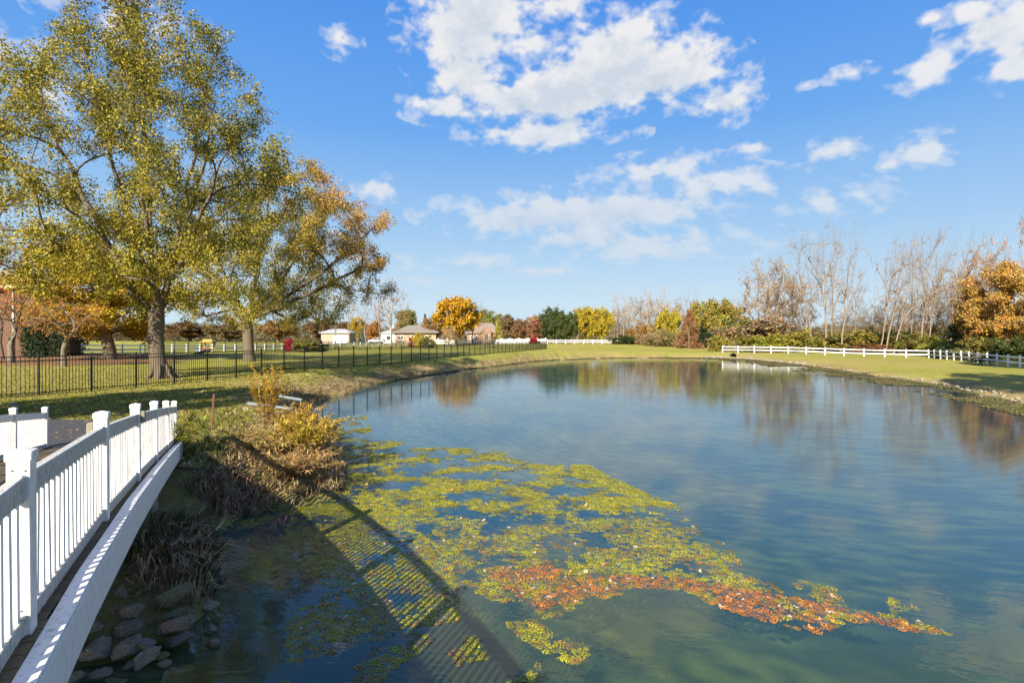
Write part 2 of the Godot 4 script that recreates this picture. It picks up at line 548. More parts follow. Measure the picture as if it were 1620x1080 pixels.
# Grows limbs from the trunk's nodes towards every target, nearest first; limb girth adds up from the tips.
func grow(trunk: PackedVector3Array, targets: PackedVector3Array, step: float, r_base: float, r_tip: float, power := 2.0, sides := 6, first := 1, rise := 0.9, limbs := []) -> Dictionary:
	var pos := PackedVector3Array()
	var dir := PackedVector3Array()
	var par := PackedInt32Array()
	for i in trunk.size():
		pos.append(trunk[i])
		par.append(i - 1)
		dir.append((trunk[mini(i + 1, trunk.size() - 1)] - trunk[maxi(i - 1, 0)]).normalized())
	for l in limbs:
		# a great limb given by hand: the trunk node it leaves from and where it ends
		var from: int = l[0]
		var goal: Vector3 = l[1]
		var p0 := pos[from]
		var way := (goal - p0)
		var ctrl := p0 + Vector3(way.x * 0.42, way.y * 0.30, way.z * 0.42)
		var n := int(ceil(way.length() / step))
		var last := from
		for k in range(1, n + 1):
			var s := float(k) / n
			var q := p0.lerp(ctrl, s).lerp(ctrl.lerp(goal, s), s) + Vector3(sin(k * 1.7 + from), 0, cos(k * 1.3)) * 0.06
			dir.append((q - pos[last]).normalized())
			pos.append(q)
			par.append(last)
			last = pos.size() - 1
	var hub := trunk[trunk.size() / 2]
	var order := []
	var far := 0.001
	for t in targets: far = maxf(far, t.distance_to(hub))
	var r0 := RandomNumberGenerator.new()
	r0.seed = targets.size() + 17
	for i in targets.size(): order.append([r0.randf() * 0.75 - targets[i].distance_to(hub) / far * 0.5, i])
	order.sort_custom(func(a, b): return a[0] < b[0])
	for o in order:
		var t := targets[o[1]]
		var best := first
		var cost := 1e18
		for i in range(first, pos.size()):
			var e := t - pos[i]
			var k := e.length() * 1.5 - dir[i].dot(e) * 0.6
			var flat := sqrt(e.x * e.x + e.z * e.z) - rise * e.y
			if flat > 0.0: k += flat * 0.6
			if e.y < 0.0: k -= e.y * 1.6
			if k < cost:
				cost = k
				best = i
		var p0 := pos[best]
		var span := p0.distance_to(t)
		var ctrl := p0 + dir[best] * span * 0.3 + Vector3(0, span * 0.06, 0)
		var n := maxi(1, int(ceil(span / step)))
		var last := best
		for k in range(1, n + 1):
			var s := float(k) / n
			var q := p0.lerp(ctrl, s).lerp(ctrl.lerp(t, s), s)
			dir.append((q - pos[last]).normalized())
			pos.append(q)
			par.append(last)
			last = pos.size() - 1
	var m := pos.size()
	var area := PackedFloat32Array()
	area.resize(m)
	area.fill(0.0)
	var tips := PackedInt32Array()
	tips.resize(m)
	tips.fill(0)
	var main := PackedInt32Array()
	main.resize(m)
	main.fill(-1)
	for i in range(m - 1, -1, -1):
		if area[i] == 0.0:
			area[i] = 1.0
			tips[i] = 1
		var p := par[i]
		if p >= 0:
			area[p] += area[i]
			tips[p] += tips[i]
			if main[p] < 0 or area[main[p]] < area[i]: main[p] = i
	var rad := PackedFloat32Array()
	rad.resize(m)
	var top := pow(area[0], 1.0 / power)
	for i in m: rad[i] = maxf(r_tip, r_base * pow(area[i], 1.0 / power) / top)
	var g := Geo.new()
	for i in m:
		if i > 0 and main[par[i]] == i: continue
		var pts := PackedVector3Array()
		var rr := PackedFloat32Array()
		if i > 0:
			pts.append(pos[par[i]])
			rr.append(minf(rad[par[i]], rad[i] * 1.3))
		var k := i
		while k >= 0:
			pts.append(pos[k])
			rr.append(rad[k])
			k = main[k]
		rr[rr.size() - 1] *= 0.4
		if i == 0:
			rr[0] *= 1.35
			rr[1] *= 1.05
		var s := sides
		if rr[0] < r_base * 0.5: s = maxi(4, sides - 3)
		if rr[0] < r_base * 0.15: s = 3
		g.tube(pts, rr, s, Color.WHITE, 0.06 if s > 5 else 0.0, false)
	return {"wood": g, "pos": pos, "tips": tips, "rad": rad}


func crown_targets(count: int, centre: Vector3, reach: Vector3, key: int, gap := 0.0, low := -1.0, hollow := 0.35, taper := 0.0) -> PackedVector3Array:
	var r := RandomNumberGenerator.new()
	r.seed = key
	var f := FastNoiseLite.new()
	f.seed = key
	f.frequency = 1.0
	var out := PackedVector3Array()
	var tries := 0
	while out.size() < count and tries < count * 30:
		tries += 1
		var q := Vector3(r.randf_range(-1, 1), r.randf_range(-1, 1), r.randf_range(-1, 1))
		var l := q.length()
		var edge := 1.0 + 0.28 * f.get_noise_3d(q.x * 2.2, q.y * 2.2, q.z * 2.2)
		if l > edge or l < hollow * r.randf() or q.y < low: continue
		if f.get_noise_3d(q.x * 3.4 + 40.0, q.y * 3.4, q.z * 3.4) < gap: continue
		var slim := 1.0 - taper * maxf(0.0, q.y)
		out.append(centre + q * reach * Vector3(slim, 1.0, slim))
	return out


func bent_trunk(top: Vector3, n: int, wobble: float, key: int) -> PackedVector3Array:
	var r := RandomNumberGenerator.new()
	r.seed = key
	var out := PackedVector3Array()
	for i in n + 1:
		var t := float(i) / n
		out.append(top * t + Vector3(r.randfn(0, 1), 0, r.randfn(0, 1)) * wobble * sin(t * PI))
	return out


func leaf_spots(tree: Dictionary, per_tip: int, most_tips: int, reach: float, key: int, size := 1.0) -> Array:
	var r := RandomNumberGenerator.new()
	r.seed = key
	var out := []
	var pos: PackedVector3Array = tree.pos
	var tips: PackedInt32Array = tree.tips
	for i in range(3, pos.size()):
		if tips[i] > most_tips: continue
		var n := per_tip if tips[i] == 1 else maxi(1, per_tip / 2)
		for k in n:
			var at: Vector3 = pos[i] + Vector3(r.randfn(0, 0.5), r.randfn(0, 0.4), r.randfn(0, 0.5)) * reach
			out.append(Transform3D(Basis.from_euler(Vector3(r.randfn(0, 0.4), r.randf() * TAU, r.randfn(0, 0.4))) * r.randf_range(0.8, 1.25) * size, at))
	return out


func tint_random(n: int, key: int, spread := 0.22, hue := 0.12) -> PackedColorArray:
	var r := RandomNumberGenerator.new()
	r.seed = key
	var out := PackedColorArray()
	for i in n:
		var t := clampf(1.0 + r.randfn(0, spread), 0.45, 1.7)
		out.append(Color(t * (1.0 + r.randfn(0, hue)), t * (1.0 + r.randfn(0, hue * 0.6)), t * (1.0 + r.randfn(0, hue))))
	return out


var kinds := {}

func make_kinds() -> void:
	var big := leaf_cluster(21, 9, 0.055, 0.04, 0.75)
	var fine := leaf_cluster(22, 14, 0.04, 0.021, 0.7)
	var sparse := leaf_cluster(23, 5, 0.03, 0.02, 0.7)
	var needle := leaf_cluster(24, 12, 0.045, 0.035, 0.4, 0.3)
	for k in 3:
		var t := grow(bent_trunk(Vector3(0.02 * (k - 1), 0.5, 0), 6, 0.008, 30 + k), crown_targets(110, Vector3(0, 0.60, 0), Vector3(0.45, 0.40, 0.45), 40 + k, -0.22), 0.07, 0.035, 0.004, 2.0, 6, 2)
		var wood: ArrayMesh = t.wood.mesh()
		var s := leaf_spots(t, 6, 3, 0.055, 50 + k)
		keep("round", wood, copies(big, s, tint_random(s.size(), 60 + k)))
		s = leaf_spots(t, 10, 3, 0.06, 55 + k)
		keep("round_fine", wood, copies(fine, s, tint_random(s.size(), 65 + k)))
	for k in 2:
		var t := grow(bent_trunk(Vector3(0, 0.5, 0), 5, 0.008, 70 + k), crown_targets(130, Vector3(0, 0.52, 0), Vector3(0.46, 0.46, 0.46), 72 + k, -0.3), 0.07, 0.035, 0.004, 2.0, 6, 1)
		var s := leaf_spots(t, 6, 2, 0.06, 74 + k)
		keep("dense", t.wood.mesh(), copies(big, s, tint_random(s.size(), 76 + k)))
	for k in 5:
		var pts := crown_targets(95, Vector3(0, 0.62, 0), Vector3(0.46, 0.37, 0.46), 80 + k, -0.3, -1.0, 0.1)
		var t := grow(bent_trunk(Vector3(0.03 * sin(k * 2.0), 0.55, 0.02), 8, 0.012, 90 + k), pts, 0.05, 0.019, 0.0012, 1.8, 6, 2, 0.5)
		# short twigs near the tips
		var r := RandomNumberGenerator.new()
		r.seed = 95 + k
		var pos: PackedVector3Array = t.pos
		for i in range(9, pos.size()):
			if t.tips[i] > 4: continue
			for w in 2:
				var q := pos[i] + Vector3(r.randfn(0, 0.05), absf(r.randfn(0.03, 0.03)), r.randfn(0, 0.05))
				t.wood.tube(PackedVector3Array([pos[i], q]), PackedFloat32Array([0.0012, 0.0006]), 3, Color.WHITE, 0.0, false)
		var wood: ArrayMesh = t.wood.mesh()
		keep("bare", wood, null)
		var s := leaf_spots(t, 1, 1, 0.03, 99 + k)
		keep("bareleaf", wood, copies(sparse, s, tint_random(s.size(), 100 + k, 0.25, 0.2)))
	for k in 3:
		var t := grow(bent_trunk(Vector3(0, 0.4, 0), 5, 0.02, 110 + k), crown_targets(190, Vector3(0, 0.52, 0), Vector3(0.46, 0.48, 0.46), 112 + k, -0.35, -1.0, 0.0), 0.06, 0.026, 0.0035, 2.0, 5, 1)
		var r := RandomNumberGenerator.new()
		r.seed = 115 + k
		var pos: PackedVector3Array = t.pos
		for i in range(6, pos.size()):
			if t.tips[i] > 3: continue
			for w in 3:
				var q := pos[i] + Vector3(r.randfn(0, 0.05), absf(r.randfn(0.04, 0.03)), r.randfn(0, 0.05))
				t.wood.tube(PackedVector3Array([pos[i], q]), PackedFloat32Array([0.003, 0.001]), 3, Color.WHITE, 0.0, false)
		var s := leaf_spots(t, 2, 1, 0.06, 118 + k, 0.8)
		keep("brush", t.wood.mesh(), copies(sparse, s, tint_random(s.size(), 120 + k, 0.25, 0.15)))
	for k in 3:
		var t := grow(PackedVector3Array([Vector3.ZERO, Vector3(0, 0.06, 0), Vector3(0.01, 0.12, 0)]), crown_targets(90, Vector3(0, 0.36, 0), Vector3(0.5, 0.62, 0.5), 130 + k, -0.4, -0.5, 0.1), 0.1, 0.03, 0.005, 2.0, 5, 0)
		var s := leaf_spots(t, 6, 3, 0.08, 134 + k, 1.35)
		keep("shrub", t.wood.mesh(), copies(big, s, tint_random(s.size(), 137 + k, 0.25, 0.15)))
	for k in 2:
		var r := RandomNumberGenerator.new()
		r.seed = 140 + k
		var pts := PackedVector3Array()
		for i in 130:
			var h := 0.06 + 0.92 * pow(r.randf(), 1.35)
			var a := r.randf() * TAU
			var q := (1.0 - h) * 0.52 * sqrt(r.randf_range(0.3, 1.0))
			pts.append(Vector3(cos(a) * q, h - q * 0.12, sin(a) * q))
		var t := grow(bent_trunk(Vector3(0, 0.96, 0), 10, 0.004, 143 + k), pts, 0.08, 0.03, 0.004, 2.0, 6, 0)
		var s := leaf_spots(t, 6, 2, 0.05, 146 + k)
		keep("cone", t.wood.mesh(), copies(needle, s, tint_random(s.size(), 149 + k)))
	for k in 2:
		var t := grow(PackedVector3Array([Vector3.ZERO, Vector3(0.01, 0.1, 0), Vector3(0, 0.19, 0.01), Vector3(0.03, 0.25, 0)]), crown_targets(110, Vector3(0, 0.7, 0), Vector3(0.5, 0.33, 0.5), 150 + k, -0.3, -1.0, 0.2), 0.06, 0.032, 0.0025, 1.9, 7, 2, 1.3)
		var s := leaf_spots(t, 3, 1, 0.06, 154 + k, 0.9)
		keep("ornamental", t.wood.mesh(), copies(sparse, s, tint_random(s.size(), 156 + k)))


func keep(kind: String, wood: ArrayMesh, leaves: MultiMesh) -> void:
	if not kinds.has(kind): kinds[kind] = []
	kinds[kind].append([wood, leaves])


const FOLIAGE := {
	"yellow": Color(0.40, 0.29, 0.03), "yellow2": Color(0.40, 0.27, 0.03), "gold": Color(0.50, 0.29, 0.02), "lemon": Color(0.40, 0.32, 0.03), "orange": Color(0.38, 0.18, 0.04), "peach": Color(0.36, 0.22, 0.09), "green": Color(0.075, 0.10, 0.03),
	"deepgreen": Color(0.035, 0.055, 0.022), "olive": Color(0.22, 0.20, 0.05), "olivegold": Color(0.30, 0.25, 0.05), "yellowgreen": Color(0.32, 0.31, 0.045), "limegreen": Color(0.25, 0.25, 0.06), "tan": Color(0.28, 0.21, 0.10),
	"brown": Color(0.21, 0.14, 0.07), "olivered": Color(0.22, 0.13, 0.06), "rust": Color(0.29, 0.14, 0.085), "rustbrown": Color(0.27, 0.14, 0.06), "crimson": Color(0.36, 0.025, 0.05), "red": Color(0.45, 0.04, 0.03), "maroon": Color(0.22, 0.03, 0.05),
	"blue": Color(0.13, 0.17, 0.17), "twig": Color(0.25, 0.19, 0.12), "twigwarm": Color(0.28, 0.205, 0.11), "willow": Color(0.33, 0.21, 0.075), "amber": Color(0.38, 0.225, 0.06),
}


func make_trees() -> void:
	make_kinds()
	var table := [
		["bare", -39.7, 128.0, 15.6, 7.2, 0.00, "bark_tan", "forked bare tree beside the pale shed, leftmost in the row along the road"],
		["bare", -36.1, 126.0, 17.1, 4.0, 0.00, "bark_tan", "slim straight bare tree just right of the pale shed"],
		["bare", -33.0, 128.0, 13.6, 6.9, -0.03, "bark_tan", "bare tree with a spreading crown left of the dark parked car"],
		["bare", -29.4, 126.0, 15.1, 5.2, 0.02, "bark_tan", "slim bare tree standing in front of the dark parked car"],
		["bareleaf", -25.5, 120.0, 14.3, 9.4, 0.03, "bark_brown", "wide bare tree with a few brown leaves before the ranch house"],
		["round", -39.9, 215.0, 14.5, 9.6, 0.00, "olive", "dark olive tree rising behind the roof of the ranch house"],
		["round", -55.8, 205.0, 11.2, 7.0, 0.00, "yellow", "small yellow tree behind the slim bare trees near the shed"],
		["round", -50.1, 205.0, 9.8, 7.0, 0.00, "orange", "orange tree behind the dark parked car"],
		["cone", -46.3, 175.0, 6.2, 2.1, 0.00, "blue", "small blue spruce between the shed and the parked car"],
		["cone", -31.4, 205.0, 11.9, 4.0, 0.00, "deepgreen", "dark narrow conifer between the ranch house and the golden maple"],
		["round", -24.9, 190.0, 11.9, 10.5, 0.00, "peach", "pale orange tree behind the golden maple, on its left"],
		["round", -13.7, 140.0, 13.8, 12.1, 0.00, "gold", "tall golden maple beyond the black fence"],
		["bare", -10.1, 146.0, 13.8, 7.9, 0.05, "bark_dark", "dark bare tree leaning over beside the golden maple"],
		["round", -9.9, 235.0, 15.5, 16.0, 0.00, "limegreen", "broad yellow green tree behind the brick house"],
		["round", -13.2, 225.0, 12.0, 10.0, 0.00, "limegreen", "yellow green tree left behind the roof of the brick house"],
		["cone", -3.9, 160.0, 8.6, 3.9, 0.00, "yellowgreen", "plump cone shaped yellow green tree before the brick house"],
		["round", -0.5, 205.0, 12.1, 9.7, 0.00, "brown", "brown tree with thin foliage right of the brick house"],
		["round", 3.3, 185.0, 9.6, 7.3, 0.00, "olivered", "reddish olive tree between the brick house and the red tree"],
		["round", 8.4, 200.0, 11.5, 8.9, 0.00, "peach", "tall pale orange tree behind the red tree"],
		["round", 7.3, 157.0, 8.6, 7.8, 0.00, "rust", "low red tree beside the left edge of the big green tree"],
		["dense", 11.4, 156.0, 11.7, 9.4, 0.00, "green", "big dark green tree in the middle of the far shore, left of the pair"],
		["dense", 14.6, 153.0, 10.6, 7.2, 0.00, "green", "dark green tree standing against the bigger green one, right of the pair"],
		["round", 22.0, 190.0, 13.6, 7.5, 0.00, "tan", "tan thin tree behind the gap between the green and yellow trees"],
		["round", 20.5, 154.0, 12.0, 8.5, 0.00, "lemon", "bright yellow tree beside the green pair, left of two joined crowns"],
		["round", 23.8, 152.0, 11.5, 8.0, 0.00, "lemon", "bright yellow tree with a joined crown, next to the white birch stems"],
		["bare", 28.8, 158.0, 17.8, 3.1, 0.00, "bark_white", "white stemmed bare birch nearest the bright yellow tree"],
		["bare", 31.3, 160.0, 17.3, 3.5, 0.02, "bark_white", "white stemmed bare birch, second from the bright yellow tree"],
		["bare", 33.0, 158.0, 16.1, 3.5, -0.02, "bark_white", "white stemmed bare birch, third from the bright yellow tree"],
		["bare", 38.0, 160.0, 18.4, 3.9, 0.00, "bark_white", "white stemmed bare birch in the middle of the brown thicket"],
		["bare", 42.1, 158.0, 20.6, 4.2, 0.00, "bark_white", "tallest white birch stem rising from the brown thicket"],
		["brush", 31.7, 170.0, 13.3, 8.9, 0.00, "twig", "brown thicket tree behind the first white birches"],
		["brush", 37.8, 172.0, 15.7, 10.4, 0.00, "twig", "brown thicket tree behind the middle white birches"],
		["brush", 44.3, 175.0, 16.7, 11.5, 0.00, "twigwarm", "tall warm brown thicket tree left of the yellow maple"],
		["brush", 48.9, 172.0, 14.9, 10.4, 0.00, "twig", "brown thicket tree rising behind the yellow maple"],
		["shrub", 35.3, 150.0, 7.1, 9.0, 0.00, "amber", "amber bush in front of the brown thicket"],
		["shrub", 29.6, 148.0, 4.1, 8.5, 0.00, "green", "low green hedge bush behind the far white fence"],
		["round", 39.4, 143.0, 10.7, 7.5, 0.00, "lemon", "yellow maple at the far fence beside the rusty cypress"],
		["bare", 45.8, 150.0, 16.6, 7.3, 0.04, "bark_tan", "thin bare tree rising behind the rusty cypress"],
		["cone", 38.0, 122.0, 9.3, 6.9, 0.00, "rustbrown", "rusty brown cypress standing in front of the far white fence"],
		["dense", 46.1, 135.7, 13.0, 9.3, 0.00, "olivegold", "olive gold tree right behind the rusty cypress"],
		["round", 49.4, 132.2, 12.5, 9.7, 0.00, "olivegold", "olive tree with a yellowish top left of the willow"],
		["shrub", 41.4, 124.2, 6.0, 5.5, 0.00, "deepgreen", "dark green bush in the corner where the two white fences nearly meet"],
		["shrub", 43.1, 112.7, 6.1, 8.3, 0.00, "twigwarm", "reddish brown bush behind the end post of the right white fence"],
		["shrub", 48.2, 117.3, 7.8, 9.2, 0.00, "olive", "olive bush behind the first rails of the right white fence"],
		["shrub", 38.8, 105.8, 4.1, 4.2, 0.00, "olivegold", "yellowish bush wrapped round the end post of the right white fence"],
		["shrub", 43.9, 102.3, 4.0, 8.1, 0.00, "yellowgreen", "yellow green bush over the second and third fence rails"],
		["shrub", 47.5, 101.2, 4.3, 6.9, 0.00, "yellowgreen", "yellow green bush hanging over the fourth fence rail"],
		["shrub", 51.3, 101.2, 4.9, 7.4, 0.00, "olivegold", "olive gold bush in front of the tall bare trio"],
		["shrub", 50.6, 112.7, 7.9, 10.3, 0.00, "twigwarm", "brown bush below the willow"],
		["brush", 54.0, 119.6, 20.1, 14.4, 0.00, "willow", "large orange brown willow, leftmost of the tall right hand trees"],
		["brush", 60.1, 121.9, 17.7, 11.2, 0.00, "willow", "orange brown tree leaning against the tall bare trio"],
		["bare", 56.2, 105.8, 24.8, 9.1, -0.16, "bark_tan", "tall bare tree leaning left, first of the bare group"],
		["bare", 57.7, 104.6, 25.9, 8.4, -0.03, "bark_tan", "tallest bare tree with a pale double trunk in the group of three"],
		["bare", 60.1, 106.9, 22.6, 5.8, 0.03, "bark_tan", "bare tree with a straight trunk in the middle of the group of three"],
		["bare", 59.9, 103.5, 26.1, 8.3, 0.08, "bark_tan", "tall bare tree at the right of the group of three"],
		["bare", 65.9, 109.2, 13.6, 3.5, 0.02, "bark_grey", "short thin bare tree between the two groups of tall bare trees"],
		["bare", 70.3, 113.8, 15.3, 5.6, -0.05, "bark_grey", "small crooked bare tree between the two groups of tall bare trees"],
		["bare", 64.0, 98.9, 21.8, 6.0, 0.14, "bark_tan", "pale bare tree leaning right, first of the second group"],
		["bare", 64.2, 97.7, 23.1, 6.7, 0.20, "bark_tan", "tall pale bare tree leaning right, second of the second group"],
		["bare", 65.6, 97.7, 20.9, 6.2, 0.22, "bark_tan", "slim bare tree leaning right, third of the second group"],
		["bare", 71.1, 101.2, 22.2, 5.4, 0.02, "bark_grey", "upright bare tree in the middle of the second group"],
		["bare", 71.0, 98.9, 24.7, 8.5, 0.10, "bark_tan", "tallest bare tree of the second group, with a wide crown"],
		["bare", 73.8, 101.2, 22.9, 6.2, 0.15, "bark_tan", "bare tree crossing the tallest one of the second group"],
		["bare", 74.1, 96.6, 23.1, 7.1, 0.25, "bark_tan", "bare tree leaning far right over the orange brown thicket"],
		["bareleaf", 76.0, 96.6, 22.5, 8.3, 0.30, "bark_tan", "bare tree with a few orange leaves leaning towards the orange tree"],
		["bareleaf", 75.6, 94.3, 20.3, 6.9, 0.20, "bark_grey", "thin bare tree just left of the orange tree"],
		["brush", 70.4, 119.6, 9.0, 9.4, 0.00, "twig", "grey brown thicket between the two bare groups, left part"],
		["brush", 75.3, 118.4, 10.0, 9.3, 0.00, "twigwarm", "warm brown thicket behind the leaning pale trees"],
		["brush", 80.0, 117.3, 11.7, 10.2, 0.00, "twig", "grey brown thicket behind the second bare group"],
		["brush", 84.1, 115.0, 13.8, 10.0, 0.00, "twigwarm", "warm brown thicket right of the tallest bare tree"],
		["brush", 86.3, 111.5, 17.0, 10.5, 0.00, "willow", "orange brown thicket tree left of the orange tree"],
		["brush", 88.6, 108.1, 17.3, 10.2, 0.00, "willow", "orange brown thicket tree behind the orange tree"],
		["shrub", 60.1, 106.9, 4.5, 8.4, 0.00, "olive", "olive undergrowth at the foot of the tall bare trio"],
		["shrub", 64.9, 105.8, 5.0, 7.8, 0.00, "olivegold", "olive gold undergrowth right of the tall bare trio"],
		["shrub", 60.3, 96.6, 2.5, 6.3, 0.00, "rustbrown", "low brown bush behind the fence right of the bare trio"],
		["shrub", 68.5, 103.5, 5.2, 7.6, 0.00, "green", "dark green undergrowth behind the leaning pale trees"],
		["shrub", 69.7, 98.9, 4.4, 7.8, 0.00, "olive", "olive undergrowth below the second bare group"],
		["shrub", 67.2, 89.7, 3.5, 5.4, 0.00, "yellowgreen", "yellow green bush left of the dark spruce"],
		["cone", 59.8, 77.0, 5.0, 5.8, 0.00, "deepgreen", "dark spruce behind the corner of the right white fence"],
		["round", 62.3, 71.3, 13.0, 12.0, 0.00, "amber", "big orange and yellow tree at the right edge of the picture"],
		["round", 62.2, 75.9, 8.0, 6.0, 0.00, "amber", "smaller orange yellow tree left of the big orange one"],
		["shrub", 57.2, 69.0, 3.6, 5.4, 0.00, "olive", "dark olive bush under the big orange tree"],
		["shrub", 57.0, 64.4, 3.6, 5.1, 0.00, "green", "green bush at the right edge below the big orange tree"],
		["bareleaf", 76.8, 85.1, 23.6, 6.2, 0.05, "bark_grey", "tall sparse tree with few leaves cut off by the right edge"],
		["shrub", -35.3, 90.0, 3.4, 2.1, 0.00, "crimson", "round crimson bush left of the green bush on the far lawn"],
		["shrub", -31.3, 86.0, 3.3, 4.1, 0.00, "olive", "olive green bush with red tips on the far lawn"],
		["shrub", -30.0, 88.0, 2.9, 3.2, 0.00, "deepgreen", "dark green low bush, right end of the bush row on the far lawn"],
		["shrub", -21.6, 124.0, 3.9, 2.0, 0.00, "crimson", "small crimson bush in front of the ranch house"],
		["shrub", -19.8, 121.0, 4.7, 2.5, 0.00, "lemon", "upright yellow bush beside the small crimson bush"],
		["shrub", -18.0, 121.0, 3.9, 3.5, 0.00, "olive", "olive bush right of the yellow bush in front of the ranch house"],
		["brush", -24.3, 122.0, 3.9, 3.2, 0.00, "twig", "small twiggy bush by the white fence before the ranch house"],
		["brush", -14.2, 128.0, 6.1, 5.0, 0.00, "twig", "grey twiggy bush at the white fence below the golden maple"],
		["brush", -6.3, 128.0, 5.4, 5.0, 0.00, "twig", "grey twiggy bush before the brick house"],
		["shrub", 5.8, 150.0, 3.6, 2.8, 0.00, "red", "bright red low bush by the scalloped white fence"],
		["shrub", -9.5, 155.0, 3.6, 2.8, 0.00, "red", "low red bush below the brick house"],
		["bareleaf", -46.1, 51.5, 13.1, 5.0, -0.05, "bark_dark", "bare tree with red leaf tips at the left edge, beside the brick house"],
		["bareleaf", -57.9, 69.4, 15.2, 7.6, 0.02, "bark_dark", "red topped tree behind the brick house corner"],
		["shrub", -52.1, 65.0, 7.4, 5.3, 0.00, "maroon", "dark red shrub standing above the black hedge"],
		["ornamental", -33.6, 42.6, 6.3, 5.7, 0.05, "bark_pale", "small many stemmed ornamental tree in the mulch, with a few leaves"],
		["ornamental", -40.5, 45.9, 8.6, 6.7, -0.05, "bark_pale", "bare ornamental tree with pale limbs in front of the brick wall"],
		["round", -37.3, 52.6, 12.6, 15.2, 0.00, "yellow2", "yellow tree standing in the mulch bed left of the big olive tree"],
		["round", -156.3, 210.0, 11.4, 19.3, 0.00, "brown", "brown tree far across the road, seen left under the big tree"],
		["round", -153.3, 230.0, 10.9, 18.1, 0.00, "tan", "tan tree far across the road behind the big trunk"],
		["round", -136.0, 240.0, 10.4, 22.0, 0.00, "olivered", "reddish tree far across the road between the two big trees"],
		["round", -114.5, 230.0, 9.1, 18.1, 0.00, "tan", "tan tree far across the road left of the second trunk"],
		["round", -90.4, 220.0, 10.6, 17.3, 0.00, "peach", "pale orange tree far across the road right of the second trunk"],
		["round", -73.8, 220.0, 11.8, 14.4, 0.00, "brown", "brown tree far across the road left of the pale shed"],
		["round", -70.7, 240.0, 10.4, 12.6, 0.00, "olivered", "reddish brown tree behind the pale shed"],
	]
	var count := 0
	for row in table:
		count += 1
		var kind: String = row[0]
		var at := on_ground(row[1], row[2], -0.05)
		var high: float = row[3] - at.y
		var called: String = {"round": "autumn_tree", "dense": "leafy_tree", "bare": "bare_tree", "bareleaf": "bare_tree", "brush": "thicket_tree", "shrub": "shrub", "cone": "conifer", "ornamental": "ornamental_tree"}[kind]
		var t := thing(called, row[7], {"shrub": "shrub", "conifer": "conifer"}.get(called, "tree"), at, count * 2.4)
		if kind == "round" and row[2] < 80.0: kind = "round_fine"
		var proto: Array = kinds[kind][count % kinds[kind].size()]
		var lean: float = row[5]
		var b := Basis(Vector3(row[4], 0, 0), Vector3(0, high, 0), Vector3(0, 0, row[4]))
		# the lean is a bend of the whole tree towards the right of the picture
		var tilt := Basis(Vector3(0, 0, 1), -lean)
		t.basis = tilt * Basis(Vector3.UP, count * 2.4)
		var tone: String = row[6]
		var bark: String = tone if tone.begins_with("bark") else {"brush": "bark_twig", "ornamental": "bark_pale"}.get(kind, "bark_brown")
		part(t, "trunk", proto[0], Vector3.ZERO, b, M[bark])
		if proto[1]:
			if tone.begins_with("bark"): tone = {"bark_dark": "red", "bark_pale": "orange"}.get(tone, "orange")
			if not M.has("leaf_" + tone):
				var c: Color = FOLIAGE[tone]
				leaf_paint("leaf_" + tone, c.linear_to_srgb())
			var o := MultiMeshInstance3D.new()
			o.name = "crown"
			o.multimesh = proto[1]
			o.material_override = M["leaf_" + tone]
			o.transform = Transform3D(b, Vector3.ZERO)
			o.set_meta("kind", "stuff")
			t.add_child(o)


